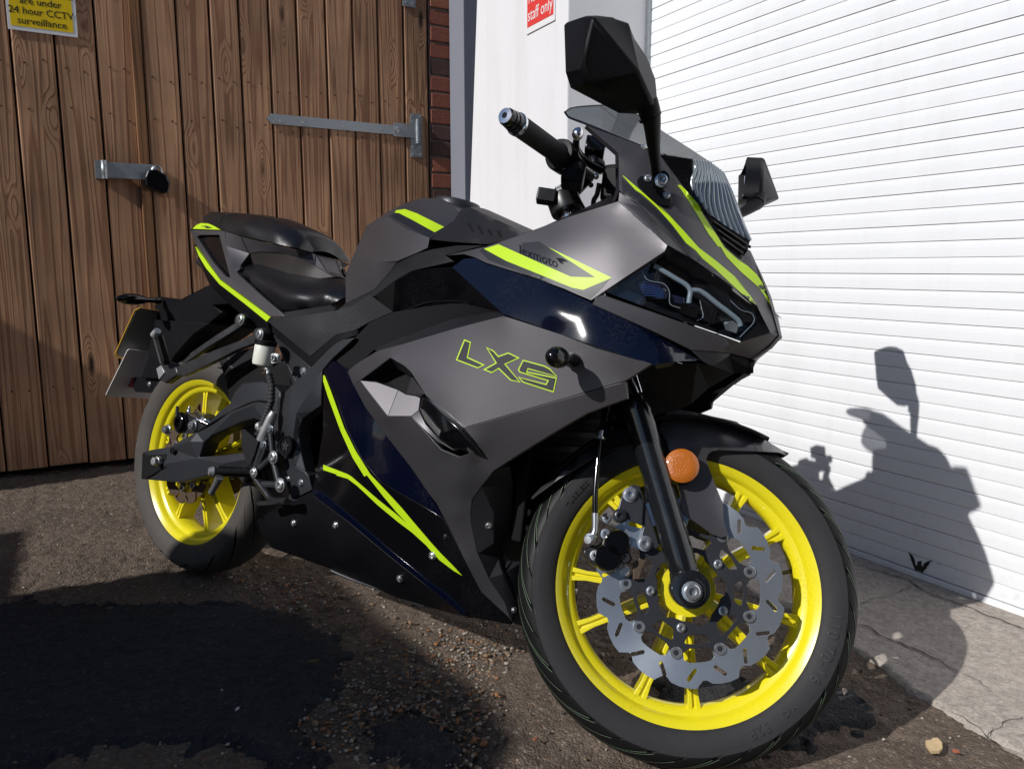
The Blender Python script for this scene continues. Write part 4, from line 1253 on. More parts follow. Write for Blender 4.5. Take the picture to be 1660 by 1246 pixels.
sidewall_text('M/C', 0.014, 0.241, -40, sp=1.1)
sidewall_text('52P', 0.022, 0.2385, -54, sp=1.15)
sidewall_text('TUBELESS', 0.012, 0.243, 150, sp=1.1)
sidewall_text('10 11', 0.012, 0.243, 112, sp=1.1)
# rear axle sprocket seen under the swingarm
bm = bmesh.new()
outl = []
for k in range(38):
    for f, q in ((0, .088), (.35, .094), (.6, .094), (.95, .088)):
        a = 2 * math.pi * (k + f) / 38; outl.append((q * math.cos(a), q * math.sin(a)))
bm.free()
obj('sprocket', plate_bm(outl, [[(.052 * math.cos(2 * math.pi * k / 24), .052 * math.sin(2 * math.pi * k / 24)) for k in range(24)]], lambda x, y, d: Vector((x, d, y)), .070, .076), M['rust'], rw)

# ------------------------------------------------------------------ bodywork
def L(c, pts): return [c(*p) for p in pts]

# nose cowl, from the screen edge down to the tip
cowl = panel('nose_cowl', M['matt_grey'], [(950, 203, -.128), (1050, 241, -.118), (1068, 249, -.100), (1142, 350, -.066), (1177, 401, -.045), (1200, 421, -.028), (1213, 404, -.006), (1232, 443, -.003), (1248, 480, 0), (1266, 546, 0),
    (1249, 539, -.032), (1228, 496, -.056), (1170, 452, -.098), (1119, 417, -.130), (1040, 335, -.148), (1004, 309, -.156), (1003, 248, -.148)], [(1100, 340, -.110), (1160, 420, -.085), (1215, 470, -.045), (1235, 500, -.028)], tps=True, step=9, smooth=40)
SIDE_TOP = [(722, 414, -.168), (787.5, 399.6, -.174), (846, 380, -.172), (926, 350, -.166), (996, 328, -.156)]
side = panel('side_fairing', M['matt_grey'], SIDE_TOP + [(1002, 326, -.157), (1082, 397, -.158), (1077, 408, -.160), (1010, 452, -.188), (958, 487, -.206),
    (880, 454, -.204), (813, 434, -.195), (787, 426, -.188), (769, 417, -.182), (752, 412, -.176)], [(900, 395, -.186), (990, 385, -.175), (955, 430, -.192)], tps=True, step=10, smooth=40)
# folded edge between side fairing and nose
panel('fairing_crease', M['matt_grey'], [(1002, 326, -.157), (1004, 311, -.1555), (1040, 336, -.1478), (1119, 418, -.130), (1112, 419, -.134), (1082, 397, -.1578)], bev=0.0008, skin=False)
# cockpit rim
def rim(name, pts, r, m, mirror=True, parent=None, matrix=None, n=8):
    a = tube(name, [U(*p) for p in pts], r, m, parent or bike, n)
    if mirror: tube(name, [Vector((q.x, -q.y, q.z)) for q in (U(*p) for p in pts)], r, m, parent or bike, n)
    return a
panel('cowl_inner', M['dark_grey'], [(950, 203, -.127), (1003, 248, -.147), (1004, 309, -.155), (996, 328, -.155), (992, 327, -.148), (998, 308, -.147), (997, 252, -.138), (947, 208, -.118)], bev=.0008, skin=False)
panel('fairing_inner', M['black_plastic'], [(998, 327, -.155), (926, 350, -.165), (846, 380, -.171), (870, 372, -.14), (990, 318, -.11)], bev=0, skin=False)

# stripes and prints on the nose
decal('stripe', M['lime'], L(C3, [(400, 0), (440, 0), (500, 60), (635, 215), (698, 345), (810, 510), (930, 700), (1085, 838), (1190, 905), (1290, 1000), (1350, 1085), (1412, 1235)]) + L(C4, [(1474, 400), (1502, 490), (1400, 340), (1250, 210), (1130, 85), (1080, 0)]) + L(C3, [(858, 690), (760, 560), (640, 360), (540, 200), (450, 60)]) , cowl, step=6)
decal('stripe', M['lime'], L(C2, [(170, 855), (185, 862), (300, 960), (460, 1100), (615, 1245)]) + L(C3, [(180, 210), (320, 350), (480, 520), (640, 700), (850, 860), (1040, 1020), (1160, 1150)]) + L(C4, [(1200, 260), (1330, 410), (1374, 482), (1335, 465), (1210, 350), (1040, 190), (930, 100), (870, 30)]) + L(C3, [(500, 650), (340, 440), (180, 260), (60, 150), (0, 98)]) + [(1030, 308)], cowl, step=6)
decal('stripe_shade', M['stripe_black'], L(C2, [(165, 880), (240, 945), (420, 1110), (560, 1245)]) + L(C3, [(160, 245), (330, 450), (490, 650), (620, 780)]) + L(C4, [(930, 115), (1040, 205), (1200, 355), (1340, 485), (1300, 460), (1130, 330), (960, 205), (850, 110)]) + L(C3, [(545, 800), (460, 700), (300, 500), (150, 340), (0, 225)]) + [(1010, 318)], cowl, lift=.0006, step=6)
decal('emblem', M['stripe_black'], L(C4, [(1395, 325), (1425, 318), (1450, 344), (1438, 366), (1412, 352)]), cowl, lift=.0014, step=5)
decal('emblem', M['stripe_black'], L(C4, [(1440, 375), (1466, 362), (1478, 415)]), cowl, lift=.0014, step=5)
# stripe and name on the side fairing
decal('stripe', M['lime'], L(Q5, [(695, 158), (765, 136), (1112, 292), (1230, 295), (1005, 150), (1310, 297), (1172, 355), (1120, 345), (800, 215)]), side, step=6)
decal('stripe_shade', M['stripe_black'], L(Q5, [(672, 165), (690, 155), (800, 215), (1120, 345), (1172, 355), (1240, 325), (1300, 300), (1262, 345), (1205, 398), (1150, 375), (800, 245), (715, 210)]), side, lift=.0006, step=6)
decal('stripe_shade', M['stripe_black'], L(Q5, [(1005, 152), (1230, 294), (1112, 291), (860, 180), (880, 130), (960, 122)]), side, lift=.0005, step=6)
def surf_text(body, on, p0, p1, up, size_px, m, lift=.0013, name='lettering', shear=0):
    """lay text on a panel along p0 -> p1 in the photograph; up = direction of the letters' tops"""
    me = text_mesh(body, 1.0, 0.0, 1.0)
    xs = [v.co.x for v in me.vertices]; x0, x1 = min(xs), max(xs)
    for v in me.vertices:
        f = (v.co.x - x0) / (x1 - x0)
        px = p0[0] + (p1[0] - p0[0]) * f + up[0] * v.co.y * size_px; py = p0[1] + (p1[1] - p0[1]) * f + up[1] * v.co.y * size_px
        h = hit(px, py, [on[0]]); q = h[0] + (_EB - h[0]).normalized() * lift if h else U(px, py, -.19)
        v.co = q
    return link(name, me, m, on[0])
surf_text('lexmoto', side, Q5(868, 182), Q5(1050, 250), (-0.06, -1.0), 22, M['gloss_black'])
decal('emblem', M['gloss_black'], L(Q5, [(1040, 200), (1075, 205), (1100, 220), (1070, 218), (1078, 232), (1060, 225)]), side, lift=.0014, step=4)

# headlight: dark bowl, projector, light guides, clear cover
HL = [(1077, 410, -.158), (1119, 421, -.133), (1170, 456, -.099), (1228, 500, -.058), (1226, 527, -.056), (1197, 552, -.074), (1120, 525, -.128), (1040, 495, -.172), (979, 472, -.196)]
bowl = panel('headlight', M['bowl'], [(x, y, d + .030) for x, y, d in HL], [(1090, 470, -.09), (1160, 510, -.05)], bev=0, skin=True, thick=0.004, label=None)
hl_parent = bowl[0]
def hl(name, m, pts, r, dz=.016):
    f = tps_fit([p[:2] for p in HL], np.array([p[2] for p in HL]))
    P = [U(x, y, float(f([(x, y)])[0]) + dz) for x, y in pts]
    tube(name, P, r, m, bowl[0], 8); tube(name, [Vector((p.x, -p.y, p.z)) for p in P], r, m, bowl[1], 8)
hl('light_guide', M['drl'], L(C4, [(520, 160), (600, 205), (700, 265), (790, 320), (825, 370), (818, 430), (812, 475)]), .0042)
hl('light_guide', M['drl'], L(C4, [(835, 365), (900, 370), (960, 405), (1060, 485), (1160, 560), (1230, 620), (1250, 665)]), .0044)
hl('bezel', M['drl'], L(C4, [(415, 200), (470, 280), (600, 310), (650, 380), (655, 480), (740, 515)]), .0007, .011)
hl('bezel', M['chrome'], L(C4, [(905, 450), (920, 520), (930, 590), (880, 620)]), .0009, .012)
hl('bezel', M['drl'], L(C4, [(1160, 450), (1250, 530), (1340, 560), (1360, 630), (1280, 720), (1240, 760)]), .0007, .008)
f_ = tps_fit([p[:2] for p in HL], np.array([p[2] for p in HL]))
def hp_(X, Y, dz):
    px, py = C4(X, Y); return (px, py, float(f_([(px, py)])[0]) + dz)
for nm, mm, pts in (('reflector_plate', 'bowl', [(250, 330, .024), (420, 215, .016), (480, 290, .020), (610, 320, .018), (650, 400, .014), (655, 480, .022), (520, 450, .028)]),
                    ('reflector_plate', 'gloss_black', [(655, 400, .014), (790, 430, .020), (800, 500, .024), (900, 520, .018), (880, 610, .026), (740, 560, .028), (655, 480, .022)]),
                    ('reflector_plate', 'bowl', [(920, 430, .012), (1060, 530, .020), (1020, 660, .027), (930, 620, .026)]),
                    ('reflector_plate', 'rib_chrome', [(1100, 640, .020), (1180, 620, .016), (1235, 660, .018), (1215, 730, .022), (1120, 700, .026)]),
                    ('reflector_plate', 'bowl', [(1150, 430, .008), (1250, 520, .010), (1345, 560, .010), (1365, 640, .014), (1270, 640, .020), (1180, 540, .020)]),
                    ('projector', 'blue_lens', [(350, 300, .020), (440, 285, .014), (560, 320, .013), (615, 370, .012), (622, 440, .015), (540, 440, .019), (430, 390, .021)]),
                    ('projector', 'blue_lens', [(670, 400, .012), (770, 425, .014), (775, 480, .017), (690, 475, .018)])):
    a_, b_ = panel(nm, M[mm], [hp_(*p) for p in pts], bev=.0012, skin=False, thick=.004, parent=bowl[0], mirror=bowl[1], smooth=20)
for k in range(5):                                     # fine louvre lines across the projector
    hl('lens_line', M['bezel_blue'], L(C4, [(400 + k * 8, 318 + k * 22), (500 + k * 10, 335 + k * 20), (600, 372 + k * 14)]), .0006, .0125)
cover = panel('headlight_cover', M['lens'], HL, tps=True, step=14, thick=0, bev=0, skin=True, smooth=60)
surf_text('HOMOLOGATED HEAD LAMP', cover, C4(790, 225), C4(1010, 365), (0.05, -1.0), 5, M['drl'], lift=-.0008, name='lettering') if False else None
# surround below the headlight, out to the tip of the nose
sur = panel('headlight_surround', M['matt_grey'], L(C4, [(45, 388, -.2), (500, 545, -.165), (830, 665, -.131), (1110, 768, -.094), (1150, 820, -.085), (1060, 885, -.095), (830, 870, -.125), (540, 725, -.165), (0, 482, -.207)]), bev=.0012)
tipp = panel('nose_tip', M['matt_grey'], L(C4, [(1118, 768, -.092), (1240, 803, -.074), (1500, 718, -.034), (1586, 752, 0), (1500, 850, 0), (1350, 945, -.002), (1150, 893, -.07), (1062, 885, -.094), (1152, 820, -.084)]), bev=.0010)
panel('headlight_frame', M['gloss_black'], [(1119, 418, -.131), (1170, 453, -.099), (1228, 497, -.057), (1249, 540, -.033), (1199, 554, -.074), (1226, 528, -.054), (1228, 501, -.056), (1170, 457, -.097), (1119, 423, -.131)], bev=0, skin=False)
panel('headlight_frame', M['gloss_black'], [(979, 470, -.197), (1077, 407, -.160), (1084, 398, -.157), (1118, 417, -.132), (1119, 423, -.131), (1078, 412, -.157), (986, 472, -.195)], bev=0, skin=False)
panel('chin', M['dark_grey'], L(C4, [(830, 872, -.125), (1060, 887, -.094), (1150, 895, -.070), (1120, 925, -.075), (990, 1000, -.10), (930, 965, -.115)]), bev=.001)
panel('chin', M['dark_grey'], L(C4, [(520, 985, -.195), (690, 962, -.165), (640, 1000, -.165), (530, 1022, -.185)]), bev=.001, skin=False)
# dark under-tray behind the chin
tray = [(1182, 574, -.04), (1214, 583, -.012), (1219, 604, -.004), (1190, 605, -.02), (1150, 628, -.03), (1120, 655, -.04), (1100, 664, -.05), (1062, 672, -.07), (1040, 640, -.10), (1060, 592, -.15), (1130, 588, -.12), (1152, 592, -.10)]
panel('under_tray', M['matt_black'], tray, bev=0, thick=0, skin=False)

# gloss navy band under the side fairing
band = panel('fairing_band', M['navy'], [(733.5, 433, -.188), (751, 420, -.180), (769, 418, -.181), (787.5, 428, -.188), (822, 438, -.194), (880, 456, -.203), (958, 490, -.206), (1045, 533, -.170), (1133.5, 584, -.122), (1093, 586, -.165), (1058, 591, -.198),
    (960, 559, -.222), (816, 509, -.226)], [(900, 500, -.221), (1020, 560, -.20)], tps=True, step=10, smooth=45)
# main side panel: a flat facet with the model name, cut away for the vent
main = panel('side_panel', M['matt_grey'], [(563.5, 602, -.212), (576, 591, -.215), (611, 569, -.222), (655, 557, -.227), (732, 534, -.233), (816, 512, -.236), (1056, 589.5, -.200), (1015, 616, -.198), (880, 655, -.222), (744, 695, -.248),
    (716, 665, -.248), (690, 640, -.246), (666, 602, -.240), (655, 592, -.237), (633, 580, -.233), (610, 597, -.228), (584, 616, -.222), (573, 624, -.216)], tps=True, step=10, smooth=30)
panel('panel_edge', M['dark_grey'], [(611, 569, -.2215), (606, 566, -.19), (640, 551, -.195), (730, 518, -.20), (783, 507, -.195), (806, 505, -.20), (816, 511, -.2355), (732, 533.5, -.2325), (655, 556.5, -.2265)], bev=.001, skin=False)
# lettering: three outlined letters
L3 = [[(600, 592), (633, 605), (618, 678), (700, 715), (665, 732), (560, 692)],
      [(705, 630), (742, 646), (765, 672), (812, 655), (868, 682), (800, 712), (872, 800), (822, 790), (765, 735), (732, 755), (690, 738), (750, 705)],
      [(880, 695), (985, 722), (1010, 735), (1045, 770), (905, 733), (898, 745), (1010, 775), (1042, 775), (1030, 848), (865, 792), (868, 778), (850, 757), (985, 800), (995, 788), (880, 757), (856, 735)]]
L3[2] = [(882, 690), (985, 718), (1012, 732), (1048, 772), (908, 736), (904, 748), (1046, 776), (1030, 848), (882, 800), (858, 772), (992, 806), (1000, 792), (866, 752), (858, 738)]
def inset_poly(P, w):
    n = len(P); A = sum(P[i][0] * P[(i + 1) % n][1] - P[(i + 1) % n][0] * P[i][1] for i in range(n)); sg = 1 if A > 0 else -1; out = []
    for i in range(n):
        a, b, c = np.array(P[i - 1]), np.array(P[i]), np.array(P[(i + 1) % n])
        u = (b - a) / np.hypot(*(b - a)); v = (c - b) / np.hypot(*(c - b))
        n1 = np.array([-u[1], u[0]]) * sg; n2 = np.array([-v[1], v[0]]) * sg
        m_ = n1 + n2; m_ = m_ / max(.35, (m_ @ n1)); out.append(tuple(b + m_ * w))
    return out
for P in L3:
    pp = L(Q5, P)
    decal('letter_outline', M['lime'], pp, main, lift=.0009, step=6)
    decal('letter', M['stripe_black'], inset_poly(pp, 1.9), main, lift=.0015, step=6)
# vent behind the side panel's cut-out
VH = [(584, 614, -.20), (633, 579, -.205), (666, 600, -.21), (690, 640, -.215), (681, 643, -.20), (658, 639, -.195), (610, 620, -.195)]
panel('vent_liner', M['dark_grey'], L(D2, [(435, 280, -.222), (690, 100, -.234), (860, 205, -.239), (868, 262, -.215), (730, 185, -.198), (610, 262, -.195), (572, 300, -.205)]), bev=0, skin=False)
panel('vent_hole', M['matt_black'], L(D2, [(572, 300, -.190), (610, 262, -.180), (730, 185, -.180), (868, 262, -.190), (822, 408, -.200), (755, 372, -.200)]), bev=0, thick=0, skin=False)
def on_plane(pts, p0, n):
    P0 = U(*p0); n = Vector(n); out = []
    for x, y in pts:
        dd = _BI @ ray(x, y); t = (P0 - _EB).dot(n) / dd.dot(n); out.append((x, y, (_EB + dd * t).y))
    return out
VF1 = on_plane(L(D2, [(433, 292), (572, 306), (755, 372), (668, 594)]), D2(668, 594, -.238), (.22, -.90, .38))
print('facet depths', [round(p[2], 3) for p in VF1])
panel('vent_facet', M['matt_grey'], VF1, bev=.0008)
panel('vent_facet', M['matt_grey'], on_plane(L(D2, [(755, 372), (820, 410), (942, 430), (926, 545), (865, 594), (668, 594)]), D2(668, 594, -.238), (.12, -.93, .34)), bev=.0008)
panel('vent_facet', M['matt_grey'], L(D2, [(868, 262, -.214), (970, 405, -.243), (942, 432, -.226), (820, 408, -.203)]), bev=.0008)
panel('vent_facet', M['matt_grey'], L(D2, [(865, 594, -.242), (926, 545, -.240), (985, 660, -.240), (1110, 800, -.242), (1232, 886, -.240), (1090, 812, -.242), (960, 690, -.243)]), bev=.0006)
defl = panel('air_deflector', M['gloss_black'], L(D2, [(958, 425, -.244), (990, 440, -.252), (1110, 560, -.262), (1262, 690, -.262), (1350, 795, -.255), (1465, 930, -.232), (1330, 900, -.232), (1200, 835, -.246), (1110, 790, -.258), (1085, 752, -.258), (990, 640, -.254), (928, 545, -.244)]), L(D2, [(1115, 735, -.264), (960, 540, -.256)]), thick=.012, bev=.002)
panel('deflector_edge', M['zinc'], L(D2, [(935, 528, -.2475), (962, 538, -.2575), (1106, 728, -.265), (1095, 765, -.262), (985, 632, -.256)]), bev=.0006, skin=False)
# lower side fairing, dark sheltered facet sweeping to the belly
LOW_R = [(1016, 646, -.188), (951, 670, -.200), (893, 704, -.208), (835, 740, -.212), (800, 763, -.212), (781, 787, -.208), (765, 810, -.202), (762.5, 833, -.196), (764, 850, -.190), (774, 896, -.172), (793, 938, -.152), (818, 975, -.130), (829, 1008, -.118)]
LOW_L = [(824, 1000, -.122), (780, 959, -.150), (755, 911, -.178), (726, 851, -.196), (707, 815, -.204), (695, 800, -.207), (666, 757, -.212), (629, 710, -.216), (592, 660, -.214), (573, 624, -.2155)]
lowp = panel('lower_fairing', M['matt_grey'], LOW_R + LOW_L + [(584, 617, -.222), (628, 675, -.236), (667, 675, -.242), (690, 700, -.243), (715, 728, -.242), (744, 740, -.238), (760, 735, -.240), (744, 696, -.2475), (880, 656, -.2215), (1013, 618, -.198)],
    [(740, 780, -.226), (720, 740, -.236), (735, 830, -.208), (780, 740, -.224)], tps=True, step=10, smooth=30)
ext = panel('inner_fairing', M['dark_grey'], [(781, 787, -.207), (800, 763, -.211), (822, 755, -.19), (828, 785, -.150), (826, 830, -.138), (813, 897, -.125), (822, 908, -.115), (846, 911, -.10), (850, 960, -.09), (846, 1015, -.085), (830, 1009, -.117), (818, 975, -.129), (793, 938, -.151), (774, 896, -.171), (764, 850, -.189), (762.5, 833, -.195), (765, 810, -.201)],
    [(800, 830, -.175), (800, 880, -.160), (815, 930, -.135), (832, 975, -.115)], bev=.001)
for p in (D4(892, 372), D4(1105, 1080)): bolt_on(*p, ext, .0048, .003)
panel('fairing_lip', M['black_plastic'], L(D4, [(935, 190, -.160), (942, 440, -.150), (1005, 700, -.138), (1108, 990, -.114), (1090, 1002, -.116), (985, 705, -.142), (925, 440, -.156), (922, 200, -.166)]), bev=.0005, skin=False)
# one navy paint: shoulder in its lit colour, flank painted black for shade
LN = [(525, 600.5, -.176), (545, 641, -.190), (562, 693, -.200), (587, 743, -.206), (616, 778, -.206), (627, 784, -.206), (650.6, 799, -.205), (695, 824, -.202), (716, 834, -.199)]
nv = panel('belly_panel', M['navy'], [(540, 584, -.192), (567.5, 602, -.207), (573, 623, -.2125), (592, 660, -.2115), (629, 710, -.2135), (666, 757, -.2095), (695, 800, -.2045), (718, 838, -.1985)] + LN[::-1][1:], [(600, 700, -.2125), (640, 765, -.2095)], tps=True, step=9, smooth=45)
RAIL_T = [(506, 793, -.172), (565, 838, -.176), (631, 893, -.172), (690, 942, -.164), (722, 965, -.156), (752, 993, -.144)]
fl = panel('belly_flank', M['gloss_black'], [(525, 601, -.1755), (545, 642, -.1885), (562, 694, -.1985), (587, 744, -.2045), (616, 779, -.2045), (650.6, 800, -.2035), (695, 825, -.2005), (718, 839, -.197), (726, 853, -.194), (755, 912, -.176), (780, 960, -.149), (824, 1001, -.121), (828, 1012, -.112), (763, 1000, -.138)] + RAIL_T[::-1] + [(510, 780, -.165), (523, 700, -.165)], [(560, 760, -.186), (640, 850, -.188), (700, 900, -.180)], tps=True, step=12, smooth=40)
STA_R = L(D2, [(124, 248), (137, 252), (190, 385), (300, 690), (400, 890), (520, 1080)]) + L(D3, [(1180, 140), (1300, 270), (1400, 390), (1520, 530)]) + L(D4, [(394, 497), (480, 593), (600, 714), (672, 793)])
STA_L = L(D4, [(600, 752), (480, 662), (372, 543), (358, 500)]) + L(D3, [(1460, 510), (1370, 430), (1260, 310), (1150, 180), (1010, 0)]) + L(D2, [(470, 1100), (370, 940), (270, 720), (160, 420), (124, 300)])
decal('stripe', M['lime'], STA_R + STA_L, fl, step=6)
decal('stripe', M['lime'], L(D2, [(124, 1000), (200, 1030), (330, 1080)]) + L(D3, [(880, 10), (950, 70), (1100, 200), (1250, 320), (1400, 450), (1500, 545)]) + L(D4, [(366, 520), (372, 541), (250, 430), (130, 340)]) + L(D3, [(1100, 250), (930, 90), (850, 30), (750, 0)]) + L(D2, [(240, 1083), (124, 1045)]), fl, step=6)
bolt_on(*D3(1565, 675), fl, .0065, .005)
bolt_on(*D4(530, 465), fl, .004, .003, M['black_metal'])
rail = panel('belly_rail', M['navy'], [(505, 794, -.171), (519, 795, -.176), (567, 835, -.180), (632, 890, -.177), (691, 938, -.170), (724, 962, -.160), (756, 993, -.148), (751, 996, -.146), (689, 946, -.166), (629, 898, -.173), (562, 842, -.177), (508, 802, -.172)], bev=.0008)
BB = [(748, 996, -.140), (763, 1001, -.125), (700, 985, -.090), (640, 967, -.085), (585, 942, -.085), (562, 932, -.09), (538, 922, -.10), (490, 904, -.10), (441, 888, -.11), (424, 868, -.125), (416, 843, -.140), (450, 822, -.150), (471, 812, -.158), (505, 797, -.168)]
bp_ = panel('belly_pan', M['black_plastic'], [(508, 803, -.170), (562, 843, -.174), (629, 899, -.170), (689, 947, -.163)] + BB, [(560, 900, -.150), (480, 850, -.158), (640, 940, -.145)], tps=True, step=14, smooth=40)
for p in (D3(400, 402), D3(752, 420), D3(1290, 868)): bolt_on(*p, bp_, .0062, .005)
rim('belly_seam', [D3(710, 800, -.098), D3(800, 840, -.092), D3(950, 900, -.085), D3(1150, 970, -.083), D3(1350, 1050, -.083), D3(1500, 1098, -.086)], .0032, M['satin_grey'])  # lit lower edge of the pan, drawn as a lighter grey tube
# bottom of the belly pan joins the two halves
def bridge(name, m, pts, crown=0.0, n=6, smooth=40, push=(0, 0, 1), mid=None):
    """skin across the bike between a right hand edge and its mirror image"""
    P = [U(*p) for p in pts]; bm = bmesh.new(); rows = []
    for i, p in enumerate(P):
        row = []
        for k in range(n + 1):
            t = -1 + 2 * k / n; c = crown[i] if isinstance(crown, (list, tuple)) else crown
            q = Vector((p.x, -p.y * t * 1.0, p.z)) + Vector(push) * c * (1 - t * t)
            q.y = p.y * -t if p.y < 0 else p.y * t
            row.append(bm.verts.new(q))
        rows.append(row)
    for A, B in zip(rows, rows[1:]):
        for i in range(n): bm.faces.new((A[i], A[i + 1], B[i + 1], B[i]))
    return obj(name, bm, m, bike, smooth)
bridge('belly_floor', M['black_plastic'], [(763, 1001, -.125), (700, 985, -.090), (640, 967, -.085), (585, 942, -.085), (538, 922, -.10), (441, 888, -.11), (424, 868, -.125), (416, 843, -.140)], -.01)
# dark recess between tank and side panel
panel('air_duct', M['gloss_black'], [(607, 480, -.150), (640, 455, -.158), (668, 439, -.163), (733, 433, -.175), (760, 452, -.178), (816, 508, -.195), (790, 500, -.150), (745, 489, -.135), (700, 495, -.13), (650, 512, -.13), (630, 520, -.135), (637, 506, -.145)], thick=.004, bev=.0008, skin=False)
panel('air_duct', M['matt_black'], [(637, 506, -.144), (700, 495, -.128), (745, 489, -.130), (790, 500, -.145), (820, 508, -.19), (783, 508, -.188), (730, 519, -.19), (640, 552, -.185), (606, 567, -.18), (566, 604, -.17), (540, 584, -.16), (575, 548, -.15), (600, 522, -.14)], thick=0, bev=0, skin=False)
rim('duct_lip', [C5(405, 1040, -.14), C5(600, 965, -.135), C5(760, 925, -.133), C5(990, 930, -.14), C5(1080, 990, -.15), C5(1160, 1045, -.175)], .0022, M['gloss_black'])

# tank
TK = [(560, 445, -.098), (572, 415, -.098), (583, 391, -.095), (594.7, 366, -.090), (625.5, 345, -.075), (656, 329, -.065), (679.5, 322.5, -.058), (714, 322, -.055), (742, 341, -.072), (745, 344, -.075), (737, 357, -.095), (719, 369, -.12), (696, 386, -.163),
      (693, 402, -.167), (676, 410, -.166), (643, 425.7, -.160), (635, 438, -.152), (608, 469, -.140), (560, 492, -.125)]
tank = panel('tank', M['matt_grey'], TK, [(627.5, 351.4, -.115), (644, 423, -.164), (606, 425, -.148), (660, 372, -.150), (700, 345, -.090), (590, 455, -.135)], smooth=24, bev=.0012,
             edges=[(19, 12), (19, 20)])
decal('stripe', M['lime'], L(C5, [(385, 178), (430, 160), (500, 150), (600, 186), (830, 300), (750, 345), (560, 240), (450, 184)]), tank, step=6)
decal('stripe_shade', M['stripe_black'], L(C5, [(372, 205), (430, 180), (560, 245), (750, 345), (705, 385), (640, 360), (480, 270)]), tank, lift=.0007, step=6)
cap_r = [(762, 335, -.060), (801, 354, -.066), (849, 377, -.14)]
tcov = panel('tank_cover', M['dark_grey'], [(745, 343, -.075), (750, 337, -.070), (762, 336, -.064), (801, 354, -.070), (849, 377, -.135), (846, 383, -.165), (791, 396, -.168), (735, 392, -.165), (697, 388, -.162), (719, 369, -.121), (738, 357, -.096)], tps=True, step=9, smooth=35)
for X, Y in ((1050, 305), (1130, 325), (1208, 345), (1290, 360)):
    decal('slot', M['matt_black'], L(C5, [(X - 28, Y - 40), (X - 5, Y - 42), (X + 36, Y + 40), (X + 14, Y + 38)]) if Y < 340 else L(C5, [(X - 22, Y - 28), (X + 10, Y - 30), (X + 34, Y + 28), (X + 10, Y + 26)]), tcov, lift=.0006, step=5)
bridge('tank_top', M['matt_grey'], [(560, 445, -.098), (583, 391, -.095), (594.7, 366, -.090), (625.5, 345, -.075), (656, 329, -.065), (679.5, 322.5, -.058), (714, 322, -.055), (745, 343, -.075)], [.0, .01, .014, .016, .014, .012, .010, .010], 8, push=(-.5, 0, 1))
bridge('tank_cover', M['dark_grey'], [(745, 343, -.0752), (762, 336, -.064), (801, 354, -.070), (849, 377, -.135)], .010, 8)
bm = bmesh.new(); add_lathe(bm, (.80, 0, .985), (.12, 0, 1), [(.052, 0), (.052, .012), (.048, .018), (.030, .020), (0, .020)], 28); obj('fuel_cap', bm, M['satin_grey'], bike, 35)
# tank flank below, down to the seat
panel('tank_flank', M['dark_grey'], [(560, 492, -.124), (608, 469, -.139), (635, 438, -.151), (643, 425.7, -.159), (676, 411, -.165), (700, 404, -.165), (740, 398, -.168), (785, 398, -.170), (722, 414, -.163), (735, 424, -.165), (668, 439, -.160), (640, 455, -.155), (607, 480, -.148), (562, 500, -.135), (545, 504, -.130)], bev=.001)

# seats
def cushion(name, top, bottom, m, y_in=.0, mids=(), crown=.012, smooth=60, push=(0, 0, 1)):
    o = panel(name, m, list(top) + list(bottom)[::-1], mids, tps=True, step=9, smooth=smooth, bev=0, thick=.004)
    bridge(name + '_top', m, list(top) + [bottom[-1]], crown, 8, 70, push)
    bridge(name + '_base', m, list(bottom), 0, 4, 40)
    return o
ps = cushion('passenger_seat', [(330, 352, -.055), (340.5, 344, -.055), (367, 345, -.058), (408, 348, -.062), (440, 353.6, -.066), (468.7, 367, -.070), (495.7, 384, -.056), (509, 404, -.034)],
        [(330, 358, -.068), (340.5, 362, -.080), (367.5, 375.5, -.094), (410, 386, -.102), (451.8, 396, -.104), (480, 402, -.090), (506, 409, -.046)], M['leather'], mids=[(400, 365, -.098), (450, 378, -.100), (360, 358, -.086)], crown=.010)
rim('seam', [(355, 362, -.0905), (359, 354, -.080), (367, 347.5, -.0655), (382, 346, -.062)], .0009, M['satin_grey'])
rs_ = cushion('rider_seat', [(392, 428, -.075), (396, 424, -.07), (428, 429.5, -.066), (468.7, 443, -.066), (514, 451.4, -.066), (541, 451.4, -.064), (553, 452, -.066), (559, 460, -.080)],
        [(392.8, 443, -.104), (415, 465, -.116), (448.4, 496, -.126), (462, 505.4, -.128), (534.5, 494, -.126), (560, 481, -.116), (561.5, 472, -.100)], M['leather'], mids=[(416, 447, -.112), (445, 467, -.130), (485, 480, -.138), (530, 479, -.134), (440, 446, -.094), (490, 459, -.100), (530, 463, -.100), (460, 492, -.136), (410, 437, -.096)], crown=.006)
panel('seat_back', M['seat_back'], [(394, 424, -.073), (404, 411, -.082), (420, 408, -.086), (450, 409, -.084), (485.5, 417.7, -.074), (512, 432, -.050), (540, 449, -.034), (514, 451.4, -.052), (468.7, 444, -.066), (428, 430.5, -.067)], tps=True, step=9, bev=0, skin=False)
bridge('seat_back', M['seat_back'], [(420, 408, -.085), (450, 409, -.085), (485.5, 417.7, -.070), (512, 432, -.036), (540, 449, -.024)], .004, 6)
